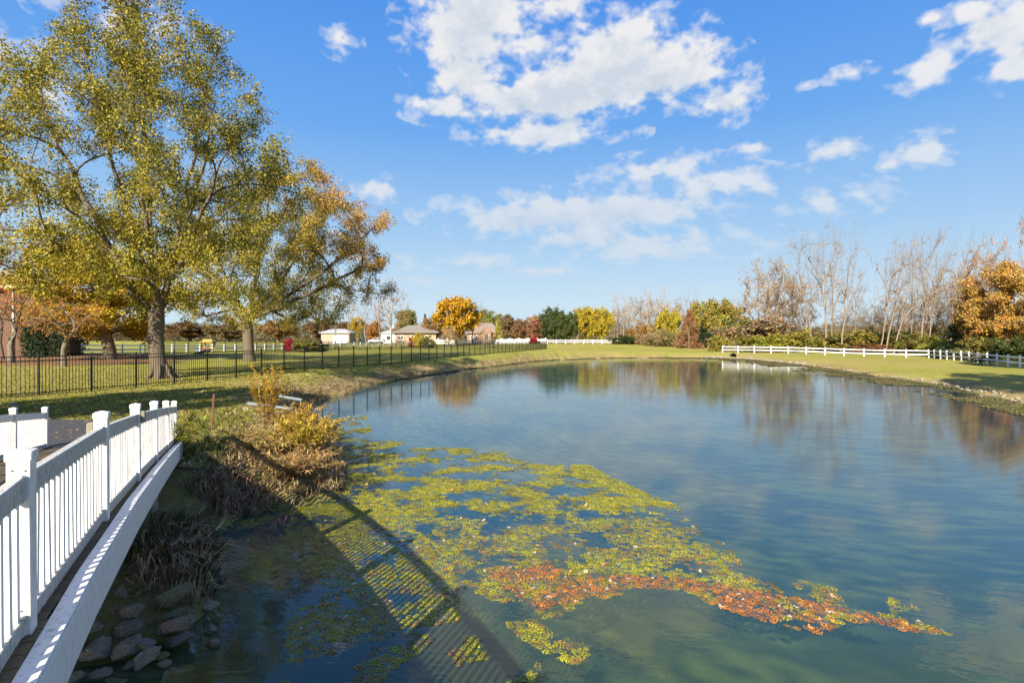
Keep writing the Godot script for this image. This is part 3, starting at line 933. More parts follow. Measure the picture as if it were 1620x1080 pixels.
func make_great_trees() -> void:
	var leaf := leaf_cluster(201, 20, 0.34, 0.102, 0.76)
	leaf.surface_set_material(0, M.leaf_great)
	# the tall olive yellow tree
	var base := on_ground(-19.5, 31.2, -0.1)
	var t := thing("great_tree", "tall olive yellow tree with a thick forked trunk behind the black fence", "tree", base)
	t.scale = Vector3.ONE * 1.12
	var trunk := PackedVector3Array([Vector3(0.25, 0, 0), Vector3(0.12, 0.5, 0), Vector3(0.02, 1.2, 0), Vector3(-0.05, 2.0, 0), Vector3(0.0, 2.8, 0.0), Vector3(0.1, 3.7, 0.05), Vector3(-0.05, 5.2, 0.1), Vector3(-0.3, 7.0, 0.0), Vector3(-0.45, 9.0, 0.1), Vector3(-0.6, 10.8, 0)])
	var tg := crown_targets(270, Vector3(-0.9, 11.4, 0), Vector3(7.4, 8.3, 6.0), 205, 0.10, -0.92, 0.2, 0.42)
	tg.append_array(crown_targets(60, Vector3(-1.2, 6.0, 1.0), Vector3(6.8, 2.6, 5.0), 206, 0.02))
	var tree := grow(trunk, tg, 0.55, 0.36, 0.009, 1.9, 10, 4, 0.8, [[4, Vector3(-5.0, 13.2, 0.8)], [4, Vector3(2.0, 14.6, -0.8)], [5, Vector3(4.6, 12.0, 1.4)], [5, Vector3(-2.4, 15.2, 1.4)], [4, Vector3(-5.6, 9.0, -2.0)], [5, Vector3(1.0, 14.0, 3.6)], [5, Vector3(0.6, 13.0, -3.8)], [6, Vector3(-0.6, 15.6, 0.2)]])
	part(t, "trunk", tree.wood.mesh(M.bark_great))
	var roots := Geo.new()
	for k in 7:
		var a := k * 0.92 + 0.3
		var o := Vector3(cos(a), 0, sin(a))
		roots.tube(PackedVector3Array([Vector3(0.2, 0.75, 0) + o * 0.36, Vector3(0.22, 0.3, 0) + o * 0.47, Vector3(0.25, 0.02, 0) + o * 0.75]), PackedFloat32Array([0.06, 0.10, 0.04]), 6, Color.WHITE, 0.1)
	part(t, "root_flare", roots.mesh(M.bark_great))
	var spots := leaf_spots(tree, 9, 3, 0.62, 207)
	var tints := PackedColorArray()
	var r := RandomNumberGenerator.new()
	r.seed = 208
	for s in spots:
		var q: Vector3 = s.origin
		var y := clampf(0.54 + 0.42 * noise.get_noise_3d(q.x * 2.0, q.y * 2.0, q.z * 2.0) + r.randfn(0, 0.22) + clampf((7.0 - q.y) * 0.03, -0.1, 0.2) + clampf(-q.x * 0.02, -0.1, 0.15), 0.0, 1.0)
		var c := Color(0.13, 0.14, 0.03).lerp(Color(0.42, 0.335, 0.04), y)
		tints.append(c * r.randf_range(0.8, 1.2))
	stuff("crown", leaf, spots, tints, t)
	# the second great tree, orange to the right
	base = on_ground(-24.4, 52.6, -0.1)
	t = thing("great_tree", "spreading tree turning orange brown on its right side, second behind the black fence", "tree", base)
	t.scale = Vector3.ONE * 1.12
	trunk = PackedVector3Array([Vector3(0.1, 0, 0), Vector3(0.05, 0.7, 0), Vector3(0, 1.6, 0), Vector3(-0.05, 2.6, 0), Vector3(0, 3.6, 0), Vector3(0.4, 5.2, 0), Vector3(0.9, 7.2, 0.1), Vector3(1.5, 9.5, 0)])
	tg = crown_targets(300, Vector3(3.4, 9.4, 0), Vector3(8.6, 7.6, 6.2), 215, 0.08, -0.85, 0.2)
	tg.append_array(crown_targets(50, Vector3(0.5, 4.8, 0.5), Vector3(6.5, 2.0, 5.0), 216, 0.0))
	tree = grow(trunk, tg, 0.6, 0.40, 0.011, 1.9, 9, 3, 0.8, [[4, Vector3(9.0, 9.5, 0.5)], [4, Vector3(6.0, 14.0, -1.0)], [4, Vector3(-3.0, 10.5, 0.5)], [5, Vector3(2.5, 15.5, 1.0)], [4, Vector3(9.6, 7.6, 1.5)], [4, Vector3(3.0, 11.0, 4.0)], [4, Vector3(3.0, 10.0, -4.0)]])
	part(t, "trunk", tree.wood.mesh(M.bark_great))
	spots = leaf_spots(tree, 8, 3, 0.62, 217, 1.2)
	tints = PackedColorArray()
	for s in spots:
		var q: Vector3 = s.origin
		var y := clampf(0.5 + 0.4 * noise.get_noise_3d(q.x * 2.0, q.y * 2.0, q.z * 2.0) + r.randfn(0, 0.2), 0.0, 1.0)
		var c := Color(0.16, 0.16, 0.035).lerp(Color(0.44, 0.35, 0.05), y)
		var o := smoothstep(5.0, 11.5, q.x + 0.45 * (q.y - 8.0) + r.randfn(0, 1.6))
		c = c.lerp(Color(0.50, 0.29, 0.06).lerp(Color(0.32, 0.19, 0.06), r.randf()), o)
		tints.append(c * r.randf_range(0.8, 1.2))
	stuff("crown", leaf, spots, tints, t)
	# trees beside and behind the viewer: their shadows lie on the lawn
	for k in [[-17.8, 7.3, 12.2, 7.4, "yellow tree on the near lawn, left of the bridge"], [27.0, 22.0, 12.5, 7.0, "tree on the near right bank of the pond"], [46.0, 44.0, 13.0, 8.0, "tree on the right bank, beyond the picture's edge"]]:
		var o := thing("autumn_tree", k[4], "tree", on_ground(k[0], k[1], -0.05))
		var b := Basis(Vector3(k[3], 0, 0), Vector3(0, k[2], 0), Vector3(0, 0, k[3]))
		var proto: Array = kinds.round_fine[1]
		part(o, "trunk", proto[0], Vector3.ZERO, b, M.bark_brown)
		var mmi := MultiMeshInstance3D.new()
		mmi.name = "crown"
		mmi.multimesh = proto[1]
		mmi.material_override = M.leaf_yellow2
		mmi.transform = Transform3D(b, Vector3.ZERO)
		mmi.set_meta("kind", "stuff")
		o.add_child(mmi)


# ---------------------------------------------------------------- footbridge
func rail_top(k: float) -> float:
	var t := [2.34, 2.53, 2.66, 2.71, 2.65, 2.50, 2.325, 2.126, 1.92, 1.71]   # k = -3 .. 6
	var u := clampf(k + 3.0, 0.0, 8.999)
	return lerpf(t[int(u)], t[int(u) + 1], u - int(u))


func along(k: float, off: float, h: float) -> Vector3:
	var p := RAIL_START + RAIL_ALONG * BAY * k + RAIL_OUT * off
	return P(p.x, h, p.y)


func fit(v: Vector3) -> Vector3:
	return v / SIZE


func slope_basis(a: Vector3, b: Vector3) -> Basis:
	var z := (b - a).normalized()
	var x := Vector3.UP.cross(z).normalized()
	return Basis(x, z.cross(x), z)


var origin := Vector3.ZERO

# the same in the footbridge's own drawn units
func al(k: float, off: float, h: float) -> Vector3:
	return (along(k, off * SIZE, h * SIZE) - origin) / SIZE


func rt(k: float) -> float:
	return rail_top(k) / SIZE


func make_bridge() -> void:
	var base := along(2.0, -1.4 * SIZE, 0.0)
	origin = base
	var br := thing("footbridge", "white arched wooden footbridge with picket railings over the pond's narrow end", "footbridge", base)
	br.scale = Vector3.ONE * SIZE
	var flat := slope_basis(al(0, 0, 0), al(1, 0, 0))
	var post := Geo.new()
	post.box(Vector3(0, -0.535, 0), Vector3(0.056, 0.51, 0.056), Basis(), 0.006)
	var post_m := post.mesh(M.vinyl)
	var cap := Geo.new()
	cap.box(Vector3(0, -0.03, 0), Vector3(0.063, 0.026, 0.063), Basis(), 0.006)
	for i in 4:
		var a := Vector3(0.06, 0, 0.06).rotated(Vector3.UP, i * PI / 2)
		var b := Vector3(0.06, 0, 0.06).rotated(Vector3.UP, (i + 1) * PI / 2)
		cap.tri(a + Vector3(0, -0.004, 0), b + Vector3(0, -0.004, 0), Vector3(0, 0.014, 0), ((a + b) * 0.5 + Vector3(0, 0.2, 0)).normalized())
	var cap_m := cap.mesh(M.vinyl)
	var pick := Geo.new()
	pick.box(Vector3.ZERO, Vector3(0.018, 0.365, 0.018), Basis(), 0.003)
	var pick_m := pick.mesh(M.vinyl)
	var shoe := Geo.new()
	shoe.box(Vector3.ZERO, Vector3(0.034, 0.075, 0.03), Basis(), 0.008)
	shoe.box(Vector3(0.037, 0.0, 0.0), Vector3(0.004, 0.06, 0.02), Basis(), 0.002)
	var shoe_m := shoe.mesh(M.vinyl_old)
	var screw := Geo.new()
	screw.tube(PackedVector3Array([Vector3(0, 0, -0.002), Vector3(0, 0, 0.003)]), PackedFloat32Array([0.006, 0.005]), 6)
	var screw_m := screw.mesh(M.rust)
	for side in 2:
		var off := 0.0 if side == 0 else -2.9
		var k0 := -2.0 if side == 0 else 0.6
		var k1 := 5.0 if side == 0 else 5.6
		var k := k0
		while k < k1 + 0.01:
			var at := al(k, off, rt(k))
			var p := part(br, "post", post_m, at, flat)
			part(p, "post_cap", cap_m)
			if side == 0 and k > -0.5 and k < 1.5:
				for s in [[-0.03, -0.11], [0.028, -0.105], [-0.01, -0.9]]:
					part(p, "screw", screw_m, Vector3(s[0], s[1], -0.058))
			k += 1.0
		k = k0
		while k < k1 - 0.5:
			var a := al(k, off, rt(k) - 0.205)
			var b := al(k + 1.0, off, rt(k + 1.0) - 0.205)
			var dir := (b - a).normalized()
			var bas := slope_basis(a, b)
			var span := a.distance_to(b) - 0.115
			var g := Geo.new()
			g.box(Vector3.ZERO, Vector3(0.032, 0.066, span * 0.5), Basis(), 0.006)
			part(br, "top_rail", g.mesh(M.vinyl_old if side == 0 else M.vinyl), (a + b) * 0.5, bas)
			var low := Vector3(0, -0.77, 0)
			g = Geo.new()
			g.box(Vector3.ZERO, Vector3(0.03, 0.045, span * 0.5), Basis(), 0.005)
			part(br, "bottom_rail", g.mesh(M.vinyl_old), (a + b) * 0.5 + low, bas)
			for e in [[a, 1.0], [b, -1.0]]:
				part(br, "rail_bracket", shoe_m, e[0] + dir * e[1] * 0.087, bas)
				part(br, "rail_bracket", shoe_m, e[0] + dir * e[1] * 0.087 + low, Basis(bas.x, bas.y * 0.75, bas.z))
			for i in 18:
				var t := (i + 1.0) / 19.0
				part(br, "picket", pick_m, a.lerp(b, t) + Vector3(0, -0.395, 0), flat * Basis.from_euler(Vector3(rng.randfn(0, 0.004), rng.randfn(0, 0.03), rng.randfn(0, 0.004))))
			k += 1.0
	# deck boards and the white edge boards
	var plank := []
	for v in 3:
		var g := Geo.new()
		g.box(Vector3.ZERO, Vector3(1.535, 0.02, 0.066), Basis(), 0.004, [Color(1, 1, 1), Color(0.8, 0.82, 0.85), Color(1.15, 1.05, 0.9)][v])
		plank.append(g.mesh(M.deck))
	for i in int(8.6 * BAY / SIZE / 0.14):
		var k := -2.6 + i * 0.14 * SIZE / BAY
		var a := al(k, -1.45, rt(k) - 1.065)
		var b := al(k + 0.06, -1.45, rt(k + 0.06) - 1.065)
		part(br, "deck_plank", plank[rng.randi() % 3], a + (al(0, rng.randf_range(-0.015, 0.015), 0) - al(0, 0, 0)), slope_basis(a, b))
	for side in 2:
		for n in 9:
			var k := -3.0 + n + (0.35 if side == 0 else 0.2)
			if k > 4.5: k = 4.35
			var k2 := minf(k + 1.0, 5.3)
			if k2 - k < 0.2: continue
			var o := 0.146 if side == 0 else -3.05
			var a := al(k, o, rt(k) - 1.03)
			var b := al(k2, o, rt(k2) - 1.03)
			var bas := slope_basis(a, b)
			var g := Geo.new()
			g.box(Vector3.ZERO, Vector3(0.055, 0.014, a.distance_to(b) * 0.5 - 0.002), Basis(), 0.004)
			part(br, "edge_cap_board", g.mesh(M.vinyl), (a + b) * 0.5, bas)
			g = Geo.new()
			g.box(Vector3.ZERO, Vector3(0.012, 0.155, a.distance_to(b) * 0.5 - 0.002), Basis(), 0.003)
			var out := 0.194 if side == 0 else -3.1
			var q := al(k, out, rt(k) - 1.03 - 0.172).lerp(al(k2, out, rt(k2) - 1.03 - 0.172), 0.5)
			part(br, "fascia_board", g.mesh(M.vinyl), q, bas)
	for off in [0.08, -1.45, -3.0]:
		for n in 8:
			var k := -2.9 + n
			var a := al(k, off, rt(k) - 1.21)
			var b := al(k + 1.0, off, rt(k + 1.0) - 1.21)
			var g := Geo.new()
			g.box(Vector3.ZERO, Vector3(0.05, 0.12, a.distance_to(b) * 0.5), Basis())
			part(br, "stringer", g.mesh(M.deck), (a + b) * 0.5, slope_basis(a, b))
	# small weathered blocks screwed to the outside of three posts, and a loose hook
	var block := Geo.new()
	block.box(Vector3(0.085, -0.17, 0.0), Vector3(0.028, 0.075, 0.045), Basis(), 0.008)
	var block_m := block.mesh(M.old_block)
	part(br, "post_block", block_m, al(1.0, 0, rt(1.0)), flat)
	part(br, "post_block", block_m, al(5.0, 0, rt(5.0)), flat)
	var inner := Geo.new()
	inner.box(Vector3(-0.085, -0.17, 0.0), Vector3(0.028, 0.075, 0.045), Basis(), 0.008)
	part(br, "post_block", inner.mesh(M.old_block), al(2.0, 0, rt(2.0)), flat)
	var hook := Geo.new()
	var pts := PackedVector3Array()
	for i in 11:
		var a := -0.6 + i * 0.5
		pts.append(Vector3(0.09 + 0.024 * cos(a), -0.36 + 0.03 * sin(a), 0.05))
	hook.tube(pts, PackedFloat32Array([0.005, 0.005, 0.005, 0.005, 0.005, 0.005, 0.005, 0.005, 0.005, 0.005, 0.004]), 5)
	hook.tube(PackedVector3Array([Vector3(0.055, -0.345, 0.02), Vector3(0.1, -0.34, 0.05)]), PackedFloat32Array([0.006, 0.005]), 5)
	part(br, "hook", hook.mesh(M.iron), al(0.0, 0, rt(0.0)), flat)


# ---------------------------------------------------------------- fences
func black_fence(label: String, line: Array, singles: int) -> void:
	var f := thing("iron_fence", label, "fence", on_ground(line[0].x, line[0].y))
	var base := f.position
	var high := 1.53
	var post := Geo.new()
	post.box(Vector3(0, high * 0.5 - 0.05, 0), Vector3(0.032, high * 0.5 + 0.09, 0.032), Basis(), 0.004)
	post.box(Vector3(0, high + 0.055, 0), Vector3(0.038, 0.016, 0.038), Basis(), 0.006)
	var post_m := post.mesh(M.iron)
	var bar := Geo.new()
	bar.box(Vector3(0, high * 0.5, 0), Vector3(0.0085, high * 0.5 - 0.03, 0.0085))
	var bar_m := bar.mesh(M.iron)
	var done := 0
	for s in line.size() - 1:
		var span: float = line[s].distance_to(line[s + 1])
		var bays := int(round(span / 2.05))
		for i in bays:
			var p: Vector2 = line[s].lerp(line[s + 1], float(i) / bays)
			var q: Vector2 = line[s].lerp(line[s + 1], float(i + 1) / bays)
			var a := on_ground(p.x, p.y)
			var b := on_ground(q.x, q.y)
			part(f, "post", post_m, a - base)
			if s == line.size() - 2 and i == bays - 1: part(f, "post", post_m, b - base)
			for h in [high - 0.04, high - 0.2, 0.12]:
				var g := Geo.new()
				g.box(Vector3.ZERO, Vector3(0.012, 0.018, a.distance_to(b) * 0.5 - 0.03), Basis())
				part(f, "rail", g.mesh(M.iron), (a + b) * 0.5 + Vector3(0, h, 0) - base, slope_basis(a, b))
			var many := Geo.new()
			for k in 15:
				var at := a.lerp(b, (k + 1.0) / 16.0)
				if done < singles:
					part(f, "picket", bar_m, at - base)
				else:
					many.box(at + Vector3(0, high * 0.5, 0) - base, Vector3(0.0085, high * 0.5 - 0.03, 0.0085))
				done += 1
			if many.v.size():
				var o := part(f, "pickets", many.mesh(M.iron))
				o.set_meta("kind", "stuff")


func rail_fence(label: String, line: Array, bay: float, high: float, mat: Material, rails: Array) -> void:
	var f := thing("rail_fence", label, "fence", on_ground(line[0].x, line[0].y))
	var base := f.position
	var post := Geo.new()
	post.box(Vector3(0, high * 0.5 - 0.1, 0), Vector3(0.063, high * 0.5 + 0.1, 0.063), Basis(), 0.005)
	post.box(Vector3(0, high + 0.02, 0), Vector3(0.075, 0.02, 0.075), Basis(), 0.008)
	var post_m := post.mesh(mat)
	for s in line.size() - 1:
		var bays := maxi(1, int(round(line[s].distance_to(line[s + 1]) / bay)))
		for i in bays:
			var p: Vector2 = line[s].lerp(line[s + 1], float(i) / bays)
			var q: Vector2 = line[s].lerp(line[s + 1], float(i + 1) / bays)
			var a := on_ground(p.x, p.y)
			var b := on_ground(q.x, q.y)
			part(f, "post", post_m, a - base)
			if s == line.size() - 2 and i == bays - 1: part(f, "post", post_m, b - base)
			for h in rails:
				var g := Geo.new()
				var sag := Vector3(0, rng.randf_range(-0.02, 0.02), 0)
				g.box(Vector3.ZERO, Vector3(0.022, 0.07, a.distance_to(b) * 0.5 - 0.04), Basis(), 0.004)
				part(f, "rail", g.mesh(mat), (a + b) * 0.5 + Vector3(0, h * high, 0) + sag - base, slope_basis(a, b))


func scallop_fence() -> void:
	var a2 := Vector2(-24.5, 152.0)
	var b2 := Vector2(9.0, 151.0)
	var f := thing("picket_fence", "white picket fence with scalloped tops before the far houses", "fence", on_ground(a2.x, a2.y))
	var base := f.position
	var post := Geo.new()
	post.box(Vector3(0, 0.75, 0), Vector3(0.08, 0.8, 0.08), Basis(), 0.006)
	post.box(Vector3(0, 1.58, 0), Vector3(0.1, 0.04, 0.1), Basis(), 0.02)
	var post_m := post.mesh(M.white_far)
	var bays := 14
	for i in bays + 1:
		var p := a2.lerp(b2, float(i) / bays)
		var a := on_ground(p.x, p.y)
		part(f, "post", post_m, a - base)
		if i == bays: break
		var q := a2.lerp(b2, float(i + 1) / bays)
		var b := on_ground(q.x, q.y)
		for h in [0.3, 0.95]:
			var r := Geo.new()
			r.box(Vector3.ZERO, Vector3(0.02, 0.06, a.distance_to(b) * 0.5 - 0.06), Basis())
			part(f, "rail", r.mesh(M.white_far), (a + b) * 0.5 + Vector3(0, h, 0.0) - base, slope_basis(a, b))
		var g := Geo.new()
		for k in 15:
			var t := (k + 1.0) / 16.0
			var h := 1.2 + 0.28 * absf(t * 2.0 - 1.0) if i > 8 else 1.2
			g.box(a.lerp(b, t) + Vector3(0, h * 0.5 + 0.05, 0.04) - base, Vector3(0.045 if i > 8 else 0.03, h * 0.5, 0.012))
		var o := part(f, "pickets", g.mesh(M.white_far))
		o.set_meta("kind", "stuff")


# ---------------------------------------------------------------- houses and a car
func roof_hip(g: Geo, x0: float, x1: float, z0: float, z1: float, y: float, rise: float, inset: float) -> void:
	var r0 := Vector3(x0 + inset, y + rise, (z0 + z1) * 0.5)
	var r1 := Vector3(x1 - inset, y + rise, (z0 + z1) * 0.5)
	var a := Vector3(x0, y, z0)
	var b := Vector3(x1, y, z0)
	var c := Vector3(x1, y, z1)
	var d := Vector3(x0, y, z1)
	var mid := (a + c) * 0.5 + Vector3(0, rise * 0.3, 0)
	g.face(a, b, r1, r0, mid)
	g.face(c, d, r0, r1, mid)
	g.face(d, a, r0, r0.lerp(a, 0.001), mid)
	g.face(b, c, r1, r1.lerp(b, 0.001), mid)
	g.box(Vector3((x0 + x1) * 0.5, y - 0.1, (z0 + z1) * 0.5), Vector3((x1 - x0) * 0.5, 0.1, absf(z1 - z0) * 0.5))


func wall_box(h: Node3D, called: String, at: Vector3, half: Vector3, mat: Material) -> MeshInstance3D:
	var g := Geo.new()
	g.box(Vector3.ZERO, half, Basis())
	return part(h, called, g.mesh(mat), at)


func window_on(h: Node3D, at: Vector3, w: float, tall: float, frame_mat: Material) -> void:
	var g := Geo.new()
	for s in [-1.0, 1.0]:
		g.box(Vector3(s * (w * 0.5), 0, 0), Vector3(0.05, tall * 0.5 + 0.05, 0.05))
		g.box(Vector3(0, s * (tall * 0.5), 0.002), Vector3(w * 0.5 - 0.05, 0.05, 0.05))
	g.box(Vector3(0, 0, 0.004), Vector3(0.025, tall * 0.5 - 0.05, 0.03))
	var f := part(h, "window", g.mesh(frame_mat), at)
	var p := Geo.new()
	p.box(Vector3(0, 0, -0.02), Vector3(w * 0.5 - 0.03, tall * 0.5 - 0.03, 0.01))
	part(f, "pane", p.mesh(M.pane))


func make_houses() -> void:
	# the brick house at the left edge of the yard
	var at := on_ground(-58.2, 57.0, -0.2)
	var h := thing("brick_house", "brown brick house with a white downpipe at the left edge", "house", at)
	h.scale = Vector3.ONE * 1.12
	wall_box(h, "wall", Vector3(0, 3.0, 0), Vector3(10.4, 3.2, 1.4), M.brick)
	var g := Geo.new()
	roof_hip(g, -11.0, 10.9, 2.0, -2.0, 6.4, 1.6, 3.0)
	part(h, "roof", g.mesh(M.shingle))
	g = Geo.new()
	g.tube(PackedVector3Array([Vector3(8.6, 0.1, 1.47), Vector3(8.6, 5.9, 1.47), Vector3(8.6, 6.2, 1.8)]), PackedFloat32Array([0.08, 0.08, 0.08]), 6)
	part(h, "downpipe", g.mesh(M.white_far))
	g = Geo.new()
	g.box(Vector3(0, 6.28, 2.05), Vector3(11.0, 0.09, 0.07))
	part(h, "gutter", g.mesh(M.white_far))
	window_on(h, Vector3(3.2, 2.2, 1.42), 1.6, 1.5, M.white_far)
	window_on(h, Vector3(-3.0, 2.2, 1.42), 1.6, 1.5, M.white_far)
	# clipped black green hedge in the shade of the house
	var hg := thing("hedge", "dark clipped hedge in the shade beside the brick house", "hedge", on_ground(-45.3, 56.2))
	hg.scale = Vector3.ONE * 1.12
	var core := Geo.new()
	core.box(Vector3(0, 1.2, 0), Vector3(1.9, 1.2, 0.9), Basis(), 0.25)
	part(hg, "trunk", core.mesh(M.bark_dark))
	var w := []
	for i in 900:
		var q := Vector3(rng.randf_range(-2.0, 2.0), rng.randf_range(0.0, 2.6), rng.randf_range(-1.1, 1.1))
		if i % 3 == 0: q.z = 1.1
		elif i % 3 == 1: q.y = 2.5
		w.append(Transform3D(Basis.from_euler(Vector3(rng.randf() * 3, rng.randf() * 6, 0)) * rng.randf_range(4.0, 6.5), q))
	var leaf: ArrayMesh = leaf_cluster(301, 9, 0.055, 0.04, 0.7)
	stuff("foliage", leaf, w, tint_random(w.size(), 302), hg, M.leaf_deepgreen)
	# pale shed with a wide door
	h = thing("shed", "pale shed with a white roof and a wide grey door", "shed", on_ground(-52.5, 172.0, -0.2))
	wall_box(h, "wall", Vector3(0, 1.6, 0), Vector3(4.2, 1.7, 3.2), M.siding_tan)
	g = Geo.new()
	roof_hip(g, -4.7, 4.7, 3.7, -3.7, 3.5, 1.1, 2.6)
	part(h, "roof", g.mesh(M.roof_pale))
	g = Geo.new()
	g.box(Vector3(1.5, 1.4, 3.22), Vector3(2.1, 1.25, 0.04))
	for k in 4: g.box(Vector3(1.5, 0.48 + k * 0.62, 3.275), Vector3(2.05, 0.27, 0.015), Basis(), 0.01)
	part(h, "door", g.mesh(M.white_far))
	# ranch house
	h = thing("ranch_house", "low tan brick ranch house with a grey hip roof and a white wing", "house", on_ground(-31.5, 190.0, -0.2))
	wall_box(h, "wall", Vector3(0, 1.7, 0), Vector3(6.6, 1.8, 4.0), M.brick_tan)
	g = Geo.new()
	roof_hip(g, -7.6, 7.6, 5.0, -5.0, 3.7, 2.5, 4.6)
	part(h, "roof", g.mesh(M.shingle))
	wall_box(h, "wing", Vector3(-9.2, 1.6, -0.6), Vector3(2.55, 1.7, 3.0), M.white_far)
	g = Geo.new()
	roof_hip(g, -12.2, -6.6, 2.9, -4.2, 3.5, 1.0, 2.2)
	part(h, "wing_roof", g.mesh(M.roof_pale))
	g = Geo.new()
	g.box(Vector3(-8.6, 5.2, -0.5), Vector3(0.6, 0.7, 0.4))
	part(h, "chimney", g.mesh(M.white_far))
	for x in [-5.4, -4.4, 3.4]: window_on(h, Vector3(x, 2.0, 4.02), 0.8, 1.5, M.white_far)
	for x in [-1.2, 0.8]: window_on(h, Vector3(x, 1.9, 4.02), 0.7, 2.2, M.white_far)
	g = Geo.new()
	g.box(Vector3(-0.2, 1.4, 4.03), Vector3(0.5, 1.15, 0.03))
	part(h, "door", g.mesh(M.iron))
	window_on(h, Vector3(-9.3, 1.9, 2.42), 1.2, 1.2, M.shingle)
	# brick house with a gable
	h = thing("gable_house", "brick house with a hip roof and an arched gable entry behind the scalloped fence", "house", on_ground(-9.3, 190.0, -0.2))
	wall_box(h, "wall", Vector3(0, 1.7, 0), Vector3(5.4, 1.8, 4.0), M.brick_red)
	g = Geo.new()
	roof_hip(g, -6.0, 6.0, 4.7, -4.7, 3.6, 3.4, 3.4)
	part(h, "roof", g.mesh(M.shingle_warm))
	wall_box(h, "gable", Vector3(1.0, 1.9, 4.6), Vector3(1.5, 2.0, 0.8), M.brick_red)
	g = Geo.new()
	var p0 := Vector3(-0.7, 3.9, 5.6)
	var p1 := Vector3(2.7, 3.9, 5.6)
	var pk := Vector3(1.0, 5.4, 5.6)
	g.tri(p0, p1, pk, Vector3(0, 0, 1))
	part(h, "gable_front", g.mesh(M.brick_red), Vector3(0, 0, -0.16))
	g = Geo.new()
	g.face(p0 + Vector3(-0.3, -0.25, 0), pk, pk + Vector3(0, 0, -4), p0 + Vector3(-0.3, -0.25, -4), Vector3(1, 2, 3))
	g.face(p1 + Vector3(0.3, -0.25, 0), pk + Vector3(0, 0.002, 0), pk + Vector3(0, 0.002, -4), p1 + Vector3(0.3, -0.25, -4), Vector3(1, 2, 3))
	part(h, "gable_roof", g.mesh(M.shingle_warm))
	window_on(h, Vector3(1.0, 2.2, 5.42), 1.4, 2.2, M.white_far)
	for x in [-3.8, -2.0]: window_on(h, Vector3(x, 2.0, 4.02), 1.0, 1.5, M.white_far)
	g = Geo.new()
	g.box(Vector3(4.4, 6.4, -0.5), Vector3(0.5, 1.2, 0.5))
	part(h, "chimney", g.mesh(M.brick_red))
	make_car(on_ground(-39.6, 166.0))
	# play house on the lawn
	var t := thing("play_house", "yellow and red plastic play house on the far lawn", "play house", on_ground(-46.0, 86.0))
	g = Geo.new()
	for x in [-0.75, 0.75]:
		for z in [-0.5, 0.5]: wall_box(t, "corner_post", Vector3(x, 0.75, z), Vector3(0.09, 0.75, 0.09), M.toy_yellow)
	g = Geo.new()
	roof_hip(g, -0.95, 0.95, 0.7, -0.7, 1.5, 0.35, 0.4)
	part(t, "roof", g.mesh(M.toy_yellow))
	wall_box(t, "low_wall", Vector3(0, 0.3, 0.5), Vector3(0.66, 0.25, 0.05), M.toy_red)
	wall_box(t, "slide", Vector3(-1.25, 0.25, 0.1), Vector3(0.45, 0.18, 0.25), M.toy_blue)
	g = Geo.new()
	g.box(Vector3(0, 0.08, 0), Vector3(1.3, 0.07, 0.8), Basis(0.3 * Vector3.UP + Vector3.RIGHT, Vector3.UP, Vector3.BACK).orthonormalized(), 0.03)
	solid("stone_slab", g.mesh(M.stone_pale), "flat pale slab lying on the grass before the play house", "slab", on_ground(-37.5, 68.0))


func make_car(at: Vector3) -> void:
	var c := thing("parked_car", "dark blue car parked on the road before the ranch house", "car", at)
	var outline := [[-2.3, 0.35], [-2.35, 0.8], [-2.1, 1.0], [-1.2, 1.12], [-0.5, 1.66], [1.7, 1.7], [2.25, 1.1], [2.35, 0.7], [2.3, 0.35]]
	var g := Geo.new()
	for i in outline.size():
		var a: Array = outline[i]
		var b: Array = outline[(i + 1) % outline.size()]
		var wa := 0.9 if a[1] < 1.2 else 0.72
		var wb := 0.9 if b[1] < 1.2 else 0.72
		g.face(Vector3(a[0], a[1], wa), Vector3(b[0], b[1], wb), Vector3(b[0], b[1], -wb), Vector3(a[0], a[1], -wa), Vector3(0, 0.8, 0))
		g.tri(Vector3(a[0], a[1], wa), Vector3(b[0], b[1], wb), Vector3(0, 0.8, 0.92), Vector3(0, 0.2, 1).normalized())
		g.tri(Vector3(a[0], a[1], -wa), Vector3(b[0], b[1], -wb), Vector3(0, 0.8, -0.92), Vector3(0, 0.2, -1).normalized())
	part(c, "body", g.mesh(M.car))
	g = Geo.new()
	for q in [[-0.75, 0.35], [0.45, 1.5]]:
		g = Geo.new()
		g.quad(Vector3(q[0] - 0.1, 1.15, 0.93), Vector3(q[1], 1.15, 0.93), Vector3(q[1], 1.58, 0.8), Vector3(q[0] + 0.3, 1.58, 0.8), Vector3(0, 0.2, 1).normalized())
		part(c, "side_window", g.mesh(M.pane))
	var tyre := Geo.new()
	tyre.tube(PackedVector3Array([Vector3(0, 0, -0.11), Vector3(0, 0, -0.1), Vector3(0, 0, 0.1), Vector3(0, 0, 0.11)]), PackedFloat32Array([0.28, 0.34, 0.34, 0.28]), 14)
	var rim := Geo.new()
	rim.tube(PackedVector3Array([Vector3(0, 0, -0.115), Vector3(0, 0, 0.115)]), PackedFloat32Array([0.2, 0.2]), 10)
	for x in [-1.45, 1.45]:
		for z in [-0.85, 0.85]:
			var wl := part(c, "wheel", tyre.mesh(M.iron), Vector3(x, 0.34, z))
			part(wl, "rim", rim.mesh(M.pvc))


